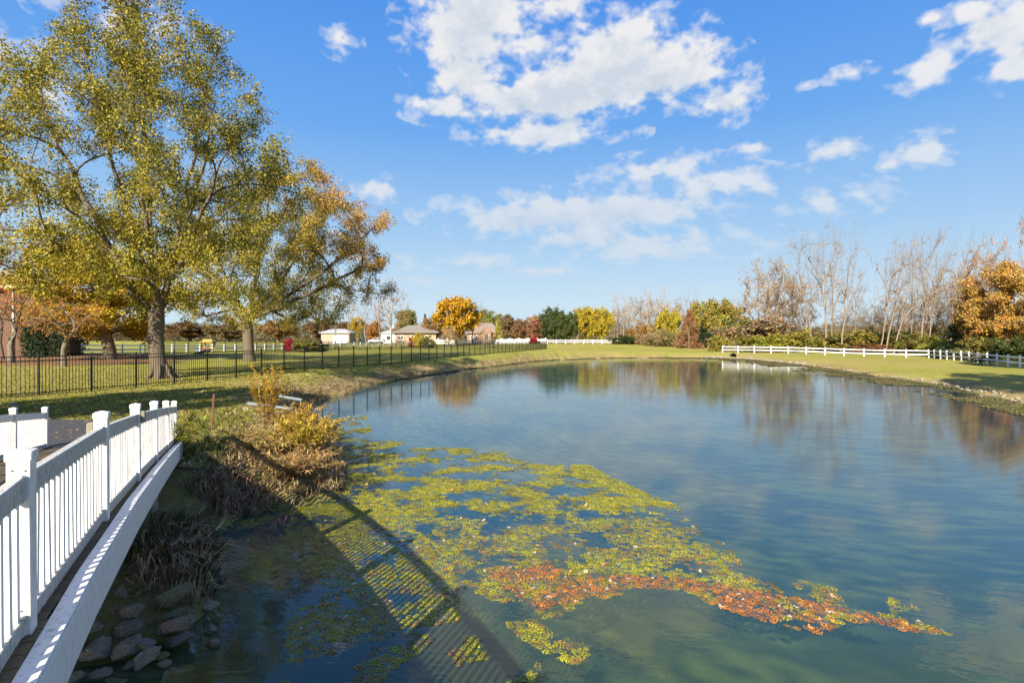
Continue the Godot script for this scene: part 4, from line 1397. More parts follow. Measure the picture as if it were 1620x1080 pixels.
# ---------------------------------------------------------------- the bank
func rock_mesh(key: int, stretch: Vector3) -> ArrayMesh:
	var r := RandomNumberGenerator.new()
	r.seed = key
	var f := FastNoiseLite.new()
	f.seed = key
	f.frequency = 0.9
	var cuts := []
	for i in 11:
		cuts.append([Vector3(r.randfn(0, 1), r.randfn(0, 1), r.randfn(0, 1)).normalized(), r.randf_range(0.42, 0.72)])
	var g := Geo.new()
	var n := 10
	for fc in 6:
		var ax := Vector3.ZERO
		ax[fc / 2] = 1.0 if fc % 2 == 0 else -1.0
		var u := Vector3.ZERO
		u[(fc / 2 + 1) % 3] = 1.0
		var w := ax.cross(u)
		var pts := []
		for j in n + 1:
			for i in n + 1:
				var p := (ax + u * (i * 2.0 / n - 1.0) + w * (j * 2.0 / n - 1.0)).normalized()
				p *= 1.0 + 0.12 * f.get_noise_3dv(p * 2.0)
				for c in cuts:
					var over: float = p.dot(c[0]) - c[1]
					if over > 0.0: p -= c[0] * over * 0.92
				p *= 1.0 + 0.16 * f.get_noise_3dv(p * 4.0) + 0.10 * f.get_noise_3dv(p * 11.0)
				pts.append(p * stretch)
		for j in n:
			for i in n:
				var a: Vector3 = pts[j * (n + 1) + i]
				var b: Vector3 = pts[j * (n + 1) + i + 1]
				var c: Vector3 = pts[(j + 1) * (n + 1) + i + 1]
				var d: Vector3 = pts[(j + 1) * (n + 1) + i]
				g.face(a, b, c, d, Vector3.ZERO)
	return g.mesh(M.rock)


func make_rocks() -> void:
	# x, d, height of the middle, half length, half height, half depth, turn, tilt, label
	var list := [
		[-3.37, 5.62, 0.22, 0.21, 0.10, 0.13, 0.9, 0.35, "long tilted grey rock, topmost of the pile beside the bridge"],
		[-3.62, 5.40, 0.20, 0.17, 0.09, 0.11, 0.7, 0.3, "mossy grey rock at the pile's top, close under the white fascia"],
		[-3.52, 5.16, 0.13, 0.25, 0.085, 0.11, 0.5, 0.2, "longest rock across the pile, greenish, under the topmost rock"],
		[-3.62, 4.93, 0.08, 0.14, 0.09, 0.13, 0.9, 0.25, "rounded rock touching the bridge fascia at the left of the pile"],
		[-3.37, 4.98, 0.07, 0.17, 0.08, 0.11, 0.8, 0.3, "squarish speckled rock in the middle of the pile's lower row"],
		[-3.23, 5.40, 0.15, 0.15, 0.065, 0.09, 0.4, 0.2, "flat wedge of rock right behind the wide pale rock"],
		[-3.10, 5.24, 0.13, 0.21, 0.085, 0.12, 0.35, 0.25, "wide pale grey rock on the right of the pile"],
		[-3.03, 5.10, 0.07, 0.17, 0.065, 0.10, 0.15, 0.3, "rock with a bright edge at the pile's right corner above the water"],
		[-3.17, 4.88, 0.05, 0.15, 0.08, 0.11, 0.9, 0.35, "pointed rock standing in the water in front of the pile"],
		[-3.26, 5.03, 0.08, 0.12, 0.06, 0.09, 0.3, 0.2, "small rock wedged in the middle of the pile"],
		[-3.05, 4.94, 0.03, 0.08, 0.05, 0.06, 0.5, 0.2, "small dark stone between the pointed rock and the right corner"],
		[-2.98, 4.86, 0.01, 0.075, 0.04, 0.05, 0.4, 0.3, "small stone with a pale chip at the water's edge"],
		[-3.24, 4.84, 0.02, 0.09, 0.05, 0.07, 0.1, 0.1, "low flat stone left of the pointed rock"],
		[-3.62, 4.66, 0.0, 0.1, 0.06, 0.08, 0.4, 0.0, "round mossy stone in the water at the lower left of the pile"],
		[-3.46, 4.72, -0.01, 0.16, 0.05, 0.08, 0.2, 0.1, "low wet rock half under water below the pile"],
		[-3.22, 4.62, -0.02, 0.15, 0.05, 0.08, 0.1, 0.0, "dark wet rock nearest the viewer, half under water"],
		[-2.72, 5.18, 0.0, 0.08, 0.045, 0.06, 0.2, 0.0, "single pale stone out in the water right of the pile"],
		[-2.88, 5.42, 0.03, 0.07, 0.045, 0.06, 1.2, 0.0, "stone in the water behind the single pale stone"],
		[-3.05, 5.72, 0.08, 0.10, 0.06, 0.08, 0.8, 0.0, "stone half hidden by dry grass above the wide pale rock"],
		[-3.80, 5.15, 0.14, 0.16, 0.09, 0.12, 0.5, 0.2, "rock under the bridge edge, left of the longest rock"],
		[-3.86, 4.90, 0.08, 0.16, 0.09, 0.12, 0.2, 0.1, "rock in the shade under the bridge deck"],
		[-3.90, 5.6, 0.24, 0.17, 0.1, 0.13, 1.1, 0.2, "high rock under the bridge deck behind the mossy one"],
	]
	var k := 0
	for e in list:
		k += 1
		var m := rock_mesh(400 + k, Vector3(e[3], e[4], e[5]))
		m.surface_set_material(0, M[["rock", "rock_moss", "rock_brown", "rock_dark", "rock"][k % 5]])
		solid("rock", m, e[8], "rock", P(e[0], e[2], e[1]) * NEAR, Basis.from_euler(Vector3(e[7] * 0.5, e[6], e[7])) * NEAR, "rocks piled on the bank beside the bridge")


func blade_tuft(key: int, count: int, high: float, spread: float, wide: float, droop: float) -> ArrayMesh:
	var r := RandomNumberGenerator.new()
	r.seed = key
	var g := Geo.new()
	for i in count:
		var a := r.randf() * TAU
		var out := Vector3(cos(a), 0, sin(a))
		var side := Vector3(-sin(a + r.randfn(0, 0.6)), 0, cos(a))
		var h := high * r.randf_range(0.5, 1.15)
		var root := out * r.randf() * spread * 0.35
		var lean := r.randf_range(0.15, 1.0) * spread
		var p1 := root + out * lean * 0.35 + Vector3(0, h * 0.6, 0)
		var p2 := root + out * lean + Vector3(0, h * (1.0 - droop * r.randf()), 0)
		var t := r.randf_range(0.7, 1.25)
		var col := Color(t, t * r.randf_range(0.92, 1.05), t * r.randf_range(0.8, 1.1))
		var nn := (Vector3.UP * 1.2 + out).normalized()
		var w := wide * r.randf_range(0.6, 1.2)
		g.quad(root - side * w, root + side * w, p1 + side * w * 0.8, p1 - side * w * 0.8, nn, col)
		g.tri(p1 - side * w * 0.8, p1 + side * w * 0.8, p2, nn, col)
	return g.mesh()


func scatter_patch(out: Array, tints: PackedColorArray, n: int, area: Array, col: Color, size: float, spread := 0.2, lift := 0.0) -> void:
	var poly := PackedVector2Array(area)
	for i in poly.size(): poly[i] *= NEAR
	var lo := poly[0]
	var hi := poly[0]
	for p in poly:
		lo = lo.min(p)
		hi = hi.max(p)
	var made := 0
	var tries := 0
	while made < n and tries < n * 12:
		tries += 1
		var q := Vector2(rng.randf_range(lo.x, hi.x), rng.randf_range(lo.y, hi.y))
		if not Geometry2D.is_point_in_polygon(q, poly): continue
		made += 1
		var y := maxf(ground_y(q.x, q.y), -0.03)
		out.append(Transform3D(Basis.from_euler(Vector3(rng.randfn(0, 0.18), rng.randf() * TAU, rng.randfn(0, 0.18))) * size * rng.randf_range(0.7, 1.3), P(q.x, y + lift, q.y)))
		var t := 1.0 + rng.randfn(0, spread)
		tints.append(Color(col.r * t, col.g * t * (1.0 + rng.randfn(0, 0.08)), col.b * t))


func willow(x: float, d: float, high: float, wide: float, shoots: int, lean: Vector2, cols: Array, called: String, label: String, key: int, per := 26) -> void:
	var r := RandomNumberGenerator.new()
	r.seed = key
	x *= NEAR
	d *= NEAR
	var at := on_ground(x, d, -0.03)
	at.y = maxf(at.y, -0.02)
	var t := thing(called, label, "bush", at)
	var leaf := Geo.new()
	leaf.tri(Vector3.ZERO, Vector3(0.011, 0.004, -0.05), Vector3(0, -0.012, -0.115), Vector3(-0.3, 1, 0).normalized())
	leaf.tri(Vector3.ZERO, Vector3(-0.011, 0.004, -0.05), Vector3(0, -0.012, -0.115), Vector3(0.3, 1, 0).normalized())
	var leaf_m := leaf.mesh(M.leaf_willow_long)
	var where := []
	var tints := PackedColorArray()
	for s in shoots:
		var a := r.randf() * TAU
		var out := Vector3(cos(a), 0, sin(a)) * wide * sqrt(r.randf()) + Vector3(lean.x, 0, -lean.y)
		var h := high * r.randf_range(0.55, 1.05)
		var pts := PackedVector3Array()
		var rad := PackedFloat32Array()
		var root := Vector3(r.randfn(0, 0.08), 0, r.randfn(0, 0.08)) + out * 0.15
		for i in 8:
			var u := i / 7.0
			pts.append(root + out * pow(u, 1.5) + Vector3(0, h * (1.25 * u - 0.25 * u * u * u), 0) + Vector3(r.randfn(0, 0.012), 0, r.randfn(0, 0.012)))
			rad.append(lerpf(0.009, 0.002, u))
		var g := Geo.new()
		g.tube(pts, rad, 4, Color.WHITE, 0.0, false)
		part(t, "shoot", g.mesh(M.bark_shoot))
		for k in per:
			var u := pow(r.randf(), 0.7) * 6.99
			if u < 1.2: continue
			var i := int(u)
			var p := pts[i].lerp(pts[i + 1], u - i)
			var dir := (pts[i + 1] - pts[i]).normalized()
			var b := Basis.looking_at((dir * 0.6 + Vector3(r.randfn(0, 0.7), r.randf_range(-0.7, 0.4), r.randfn(0, 0.7))).normalized(), Vector3(r.randfn(0, 0.3), 1, r.randfn(0, 0.3)))
			where.append(Transform3D(b * r.randf_range(0.7, 1.3), p))
			var c: Color = cols[0].lerp(cols[1], r.randf())
			tints.append(c * r.randf_range(0.75, 1.2))
	stuff("foliage", leaf_m, where, tints, t)


func make_bank() -> void:
	make_rocks()
	willow(-5.75, 13.3, 1.6, 0.5, 24, Vector2(0.05, 0), [Color(0.48, 0.34, 0.02), Color(0.40, 0.22, 0.03)], "willow_bush", "upright willow sapling with yellow and orange leaves before the two pale pipes", 501, 60)
	willow(-4.35, 11.6, 0.95, 0.8, 80, Vector2(0.25, 0.0), [Color(0.46, 0.36, 0.03), Color(0.38, 0.25, 0.05)], "willow_bush", "wide yellow willow bush leaning over the algae at the bank's tip", 502, 56)
	willow(-4.9, 12.6, 0.9, 0.7, 44, Vector2(0.2, 0.1), [Color(0.42, 0.30, 0.04), Color(0.36, 0.21, 0.05)], "willow_bush", "orange willow bush between the sapling and the wide yellow bush", 503, 46)
	willow(-6.0, 10.2, 0.75, 0.75, 24, Vector2(-0.2, -0.1), [Color(0.17, 0.21, 0.02), Color(0.36, 0.32, 0.02)], "willow_bush", "green yellow willow spraying towards the bridge end, partly in shade", 504, 40)
	willow(-4.0, 10.1, 0.6, 0.95, 95, Vector2(0.15, -0.1), [Color(0.42, 0.27, 0.07), Color(0.34, 0.24, 0.11)], "dry_weeds", "tan and yellow weeds along the sunny tip of the bank, above the dark water", 505, 26)
	willow(-4.9, 11.2, 0.5, 0.95, 70, Vector2(0.0, -0.1), [Color(0.36, 0.31, 0.07), Color(0.34, 0.22, 0.09)], "dry_weeds", "low tan weeds on the bank between the green willow and the yellow bush", 506, 26)
	# dry reeds and grass
	var tall := blade_tuft(520, 17, 0.42, 0.5, 0.008, 1.0)
	tall.surface_set_material(0, M.dry_grass)
	var where := []
	var tints := PackedColorArray()
	var straw := Color(0.36, 0.26, 0.13)
	scatter_patch(where, tints, 200, [Vector2(-5.5, 10.6), Vector2(-4.7, 9.2), Vector2(-3.6, 9.3), Vector2(-3.05, 10.2), Vector2(-3.4, 11.6), Vector2(-4.6, 13.2), Vector2(-5.6, 13.2)], straw, 0.7)
	scatter_patch(where, tints, 90, [Vector2(-5.3, 9.2), Vector2(-4.3, 8.6), Vector2(-3.9, 9.2), Vector2(-4.8, 9.8)], Color(0.28, 0.19, 0.11), 0.8)
	scatter_patch(where, tints, 75, [Vector2(-4.8, 7.5), Vector2(-4.1, 7.7), Vector2(-3.5, 6.5), Vector2(-3.1, 5.7), Vector2(-3.7, 5.8), Vector2(-4.3, 6.4)], Color(0.30, 0.21, 0.12), 0.9)
	scatter_patch(where, tints, 60, [Vector2(-6.0, 16.0), Vector2(-5.0, 14.0), Vector2(-4.3, 13.0), Vector2(-4.9, 16.0)], straw, 0.6)
	stuff("dry_grass", tall, where, tints)
	var green := blade_tuft(521, 18, 0.36, 0.22, 0.005, 0.4)
	green.surface_set_material(0, M.dry_grass)
	where = []
	tints = PackedColorArray()
	scatter_patch(where, tints, 130, [Vector2(-5.0, 8.2), Vector2(-4.2, 8.2), Vector2(-3.4, 6.3), Vector2(-4.2, 6.2)], Color(0.08, 0.11, 0.03), 0.8)
	scatter_patch(where, tints, 300, [Vector2(-7.6, 11.8), Vector2(-5.6, 11.2), Vector2(-5.0, 9.6), Vector2(-6.6, 9.4)], Color(0.12, 0.15, 0.03), 0.55)
	scatter_patch(where, tints, 240, [Vector2(-7.5, 14.5), Vector2(-5.6, 13.6), Vector2(-5.6, 11.5), Vector2(-7.4, 11.9)], Color(0.19, 0.2, 0.04), 0.4)
	for i in 700:
		var q := shore[rng.randi_range(44, 84)]
		var x := q.x - absf(rng.randfn(0.2, 0.6))
		var d := q.y + rng.randfn(0, 0.8)
		var y := ground_y(x, d)
		if y < 0.02: continue
		where.append(Transform3D(Basis(Vector3.UP, rng.randf() * TAU) * rng.randf_range(0.4, 1.1), P(x, y - 0.02, d)))
		tints.append(Color(0.26, 0.22, 0.07).lerp(Color(0.30, 0.20, 0.10), rng.randf()) * rng.randf_range(0.8, 1.2))
	stuff("green_reeds", green, where, tints)
	# mown lawn, near part
	var turf := blade_tuft(522, 9, 0.055, 0.09, 0.005, 0.4)
	turf.surface_set_material(0, M.dry_grass)
	where = []
	tints = PackedColorArray()
	for i in 52000:
		var d := 12.0 + 30.0 * pow(rng.randf(), 1.6)
		var x := lerpf(-1.02 * d, -3.0, rng.randf())
		if x < -7.6 and absf(d - path_d(x)) < 1.3: continue
		var y := ground_y(x, d)
		if y < 0.62 or x > -7.0 and d < 13.0: continue
		var n1 := noise.get_noise_2d(x * 2.0, d * 2.0)
		where.append(Transform3D(Basis(Vector3.UP, rng.randf() * TAU) * rng.randf_range(0.7, 1.4), P(x, y - 0.005, d)))
		var t := 1.0 + 0.25 * n1 + rng.randfn(0, 0.12)
		var c := Color(0.31, 0.305, 0.055).lerp(Color(0.37, 0.32, 0.11), clampf(0.2 + n1 + rng.randfn(0, 0.2), 0.0, 0.8))
		tints.append(c * t)
	stuff("lawn_grass", turf, where, tints)
	# fallen leaves on lawn and bank
	var fl := Geo.new()
	for k in 5:
		var a := k * 1.3
		var o := Vector3(cos(a), 0, sin(a)) * 0.045
		var s := Vector3(-sin(a), 0.3, cos(a)) * 0.028
		fl.tri(o - s, o + s, o + Vector3(cos(a), 0.12, sin(a)) * 0.07, Vector3(0.2 * cos(a), 1, 0.2 * sin(a)).normalized())
	var fl_m := fl.mesh(M.litter)
	where = []
	tints = PackedColorArray()
	for i in 9000:
		var q := shore[rng.randi_range(40, 104)]
		var x := q.x - absf(rng.randfn(0.0, 1.7))
		var d := q.y + rng.randfn(0, 1.2)
		var y := ground_y(x, d)
		if y < 0.0: continue
		where.append(Transform3D(Basis.from_euler(Vector3(rng.randfn(0, 0.3), rng.randf() * TAU, rng.randfn(0, 0.3))) * rng.randf_range(0.6, 1.3), P(x, y + 0.015, d)))
		tints.append(Color(0.42, 0.30, 0.17).lerp(Color(0.22, 0.14, 0.08), rng.randf()) * rng.randf_range(0.7, 1.3))
	for i in 2200:
		var d := 13.0 + 40.0 * pow(rng.randf(), 1.5)
		var x := lerpf(-1.05 * d, -5.0, rng.randf())
		var y := ground_y(x, d)
		if y < 0.1: continue
		where.append(Transform3D(Basis(Vector3.UP, rng.randf() * TAU) * rng.randf_range(0.4, 0.9), P(x, y + 0.03, d)))
		tints.append(Color(0.5, 0.36, 0.16).lerp(Color(0.25, 0.15, 0.07), rng.randf()))
	for i in 900:
		var x := rng.randf_range(-7.6, -3.4)
		var d := rng.randf_range(5.2, 12.0)
		var y := ground_y(x, d)
		if y < 0.03: continue
		where.append(Transform3D(Basis.from_euler(Vector3(rng.randfn(0, 0.3), rng.randf() * TAU, rng.randfn(0, 0.3))) * rng.randf_range(0.35, 0.7), P(x, y + 0.015, d)))
		tints.append(Color(0.34, 0.24, 0.12).lerp(Color(0.16, 0.10, 0.06), rng.randf()))
	stuff("fallen_leaves", fl_m, where, tints)
	# pipes, stakes, log and footing
	var g := Geo.new()
	g.tube(PackedVector3Array([P(-8.6, 1.12, 18.5), P(-6.95, 0.98, 18.1)]), PackedFloat32Array([0.05, 0.05]), 12)
	solid("drain_pipe", g.mesh(M.pvc), "longer pale plastic pipe sticking out of the bank behind the sapling", "pipe")
	g = Geo.new()
	g.tube(PackedVector3Array([P(-8.3, 1.17, 20.3), P(-7.35, 1.08, 19.9)]), PackedFloat32Array([0.05, 0.05]), 12)
	solid("drain_pipe", g.mesh(M.pvc), "shorter pale plastic pipe farther along the bank", "pipe")
	g = Geo.new()
	g.box(Vector3(0, 0.45, 0), Vector3(0.024, 0.5, 0.01), Basis(), 0.002)
	g.box(Vector3(0, 0.45, 0.014), Vector3(0.007, 0.5, 0.006), Basis(), 0.001)
	for k in 9: g.box(Vector3(0, 0.12 + k * 0.09, -0.011), Vector3(0.006, 0.008, 0.002))
	solid("stake", g.mesh(M.rust), "rusty metal stake leaning on the near lawn", "stake", on_ground(-7.35, 13.9), Basis(Vector3(0, 0, 1), -0.06))
	g = Geo.new()
	g.box(Vector3(0, 0.35, 0), Vector3(0.03, 0.42, 0.03), Basis(), 0.003)
	solid("stake", g.mesh(M.wood_tan), "short wooden stake on the lawn beside the black fence", "stake", on_ground(-9.2, 23.8))
	g = Geo.new()
	g.tube(PackedVector3Array([P(-8.0, 0.95, 11.3), P(-7.2, 0.75, 11.0), P(-6.5, 0.6, 10.5), P(-5.9, 0.42, 10.4), P(-5.3, 0.15, 10.2)]), PackedFloat32Array([0.06, 0.055, 0.05, 0.04, 0.02]), 7, Color.WHITE, 0.15)
	g.tube(PackedVector3Array([P(-7.2, 0.75, 11.0), P(-6.6, 0.78, 10.9), P(-6.0, 0.7, 11.0)]), PackedFloat32Array([0.035, 0.03, 0.012]), 6, Color.WHITE, 0.1)
	solid("fallen_branch", g.mesh(M.bark_dark), "dark fallen branch on the shaded bank near the bridge end", "branch")
	g = Geo.new()
	g.box(Vector3(0, 0.1, 0), Vector3(0.09, 0.36, 0.09), Basis(), 0.012)
	solid("concrete_footing", g.mesh(M.concrete), "grey concrete footing on the bank beside the bridge fascia", "footing", on_ground(-6.0, 9.4))
	g = Geo.new()
	g.box(Vector3(0, 0.13, 0), Vector3(0.075, 0.15, 0.075), Basis(), 0.012)
	solid("utility_box", g.mesh(M.old_block), "small grey and brown box on the lawn beyond the bridge", "utility box", on_ground(-15.2, 17.3))
	# black culvert mouth in the far right bank
	g = Geo.new()
	var ring := 14
	for i in ring:
		var a := TAU * i / ring
		var b := TAU * (i + 1) / ring
		var p := Vector3(cos(a), sin(a), 0)
		var q := Vector3(cos(b), sin(b), 0)
		g.quad(p * 0.42, q * 0.42, q * 0.36, p * 0.36, Vector3(0, 0, 1))
		g.quad(p * 0.42, q * 0.42, q * 0.42 + Vector3(0, 0, -1.8), p * 0.42 + Vector3(0, 0, -1.8), (p + q).normalized())
		g.quad(p * 0.36, q * 0.36, q * 0.36 + Vector3(0, 0, -1.7), p * 0.36 + Vector3(0, 0, -1.7), -(p + q).normalized())
		g.tri(p * 0.36 + Vector3(0, 0, -1.7), q * 0.36 + Vector3(0, 0, -1.7), Vector3(0, 0, -1.7), Vector3(0, 0, 1))
	solid("culvert_pipe", g.mesh(M.iron), "black drain pipe mouth in the bank below the right fence's end", "drain pipe", P(35.6, 0.42, 91.2), Basis(Vector3.UP, -0.25))
	# pale stones along the right shore
	var stones := []
	var stints := PackedColorArray()
	for i in 300:
		var k := rng.randi_range(96, 120)
		var q := shore[k].lerp(shore[(k + 1) % shore.size()], rng.randf())
		if q.x < 25.0: continue
		if q.y < 76.0 and rng.randf() < 0.45: continue
		var off := absf(rng.randfn(0.0, 0.35))
		var x := q.x + off
		stones.append(Transform3D(Basis.from_euler(Vector3(rng.randf() * 3, rng.randf() * 6, 0)) * (rng.randf_range(0.5, 1.5) if q.y > 64.0 else rng.randf_range(0.3, 0.8)), P(x, maxf(0.04, ground_y(x, q.y)) + 0.05, q.y + rng.randfn(0, 0.3))))
		stints.append(grey(rng.randf_range(0.75, 1.15)))
	var st := rock_mesh(450, Vector3(0.2, 0.12, 0.16))
	stuff("shore_stones", st, stones, stints, null, M.stone_pale)
	make_table(on_ground(48.3, 58.6))
	# woods too far and too tangled to count
	var bush := leaf_cluster(700, 12, 0.055, 0.03, 0.7)
	where = []
	tints = PackedColorArray()
	var tone := [Color(0.19, 0.13, 0.07), Color(0.17, 0.15, 0.05), Color(0.24, 0.17, 0.08), Color(0.12, 0.12, 0.04), Color(0.26, 0.20, 0.05)]
	for i in 24000:
		var x := rng.randf_range(-420.0, 330.0)
		var d := rng.randf_range(255.0, 300.0)
		var top := 7.5 + 5.0 * noise2.get_noise_2d(x * 0.12, 3.0) + 3.5 * noise2.get_noise_2d(x * 0.5, 9.0)
		where.append(Transform3D(Basis.from_euler(Vector3(0, rng.randf() * 6.0, rng.randfn(0, 0.3))) * rng.randf_range(18.0, 30.0), P(x, 0.8 + top * rng.randf(), d)))
		var c: Color = tone[clampi(int(2.5 + 4.0 * noise2.get_noise_2d(x * 0.15, 40.0) + rng.randfn(0, 0.6)), 0, 4)]
		tints.append(c * rng.randf_range(0.75, 1.25))
	stuff("distant_woods", bush, where, tints, null, M.leaf_great)
	where = []
	tints = PackedColorArray()
	for i in 9000:
		var t := rng.randf()
		var x := lerpf(31.0, 101.0, t)
		var d := lerpf(129.0, 99.0, t) + rng.randf_range(0.0, 16.0)
		var top := 3.6 + 2.5 * noise2.get_noise_2d(x * 0.5, 13.0) + 1.2 * noise2.get_noise_2d(x * 2.0, 19.0)
		where.append(Transform3D(Basis.from_euler(Vector3(0, rng.randf() * 6.0, rng.randfn(0, 0.3))) * rng.randf_range(8.0, 13.0), P(x, 0.5 + top * sqrt(rng.randf()), d)))
		var c: Color = tone[clampi(int(2.0 + 4.0 * noise2.get_noise_2d(x * 0.8, 60.0) + rng.randfn(0, 0.8)), 0, 4)]
		tints.append(c * rng.randf_range(1.2, 1.9))
	stuff("woodland_undergrowth", bush, where, tints, null, M.leaf_great)


func make_table(at: Vector3) -> void:
	var t := thing("picnic_table", "dark picnic table in the shade before the right fence", "picnic table", at, 0.35)
	for k in 5: wall_box(t, "plank", Vector3(0, 0.74, -0.3 + k * 0.15), Vector3(0.95, 0.02, 0.07), M.wood_dark)
	for s in [-1.0, 1.0]:
		for k in 2: wall_box(t, "bench_plank", Vector3(0, 0.44, s * (0.68 + k * 0.15)), Vector3(0.95, 0.02, 0.07), M.wood_dark)
		var g := Geo.new()
		g.box(Vector3(s * 0.7, 0.4, 0), Vector3(0.025, 0.035, 0.82))
		part(t, "brace", g.mesh(M.wood_dark))
		for z in [-1.0, 1.0]:
			g = Geo.new()
			g.tube(PackedVector3Array([Vector3(s * 0.66, 0.72, z * 0.2), Vector3(s * 0.66, -0.02, z * 0.62)]), PackedFloat32Array([0.05, 0.05]), 4)
			part(t, "leg", g.mesh(M.wood_dark))


# the path's middle line
func path_d(x: float) -> float:
	return 11.5 + 2.8 * smoothstep(-8.0, -12.5, x)


func make_path() -> void:
	var g := Geo.new()
	var c := PackedVector2Array()
	var ctl := [Vector2(-7.9, 10.8), Vector2(-8.7, 12.2), Vector2(-9.8, 13.4), Vector2(-12.0, 14.2), Vector2(-16.0, 14.3), Vector2(-22.0, 13.3), Vector2(-32.0, 11.0)]
	for i in ctl.size() - 1:
		for k in 8:
			c.append(ctl[i].cubic_interpolate(ctl[i + 1], ctl[maxi(i - 1, 0)], ctl[mini(i + 2, ctl.size() - 1)], k / 8.0))
	var wide := 7
	for i in c.size():
		var dir := (c[mini(i + 1, c.size() - 1)] - c[maxi(i - 1, 0)]).normalized()
		for j in wide + 1:
			var q := c[i] + dir.orthogonal() * (float(j) / wide - 0.5) * 2.3
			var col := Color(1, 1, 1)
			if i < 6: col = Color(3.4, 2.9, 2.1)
			g.v.append(on_ground(q.x, q.y, 0.035))
			g.n.append(Vector3.UP)
			g.c.append(col)
			g.uv.append(q)
	for i in c.size() - 1:
		for j in wide:
			var a := i * (wide + 1) + j
			for k in [a, a + wide + 1, a + 1, a + 1, a + wide + 1, a + wide + 2]: g.ix.append(k)
	structure("path", g.mesh(M.asphalt))
	# the road beyond the left fence
	g = Geo.new()
	var r0 := Vector2(-70, 72)
	var r1 := Vector2(-30, 172)
	for i in 40:
		var q := r0.lerp(r1, i / 39.0 * 1.3 - 0.15)
		for s in [0.0, 1.0]:
			var p: Vector2 = q + Vector2(-4.5, 1.8) * s + Vector2(-3.0, 1.2)
			g.v.append(on_ground(p.x, p.y, 0.06))
			g.n.append(Vector3.UP)
			g.c.append(Color(2.8, 2.8, 2.9))
			g.uv.append(p)
	for i in 39:
		for k in [i * 2, i * 2 + 1, i * 2 + 2, i * 2 + 1, i * 2 + 3, i * 2 + 2]: g.ix.append(k)
	structure("road", g.mesh(M.asphalt))


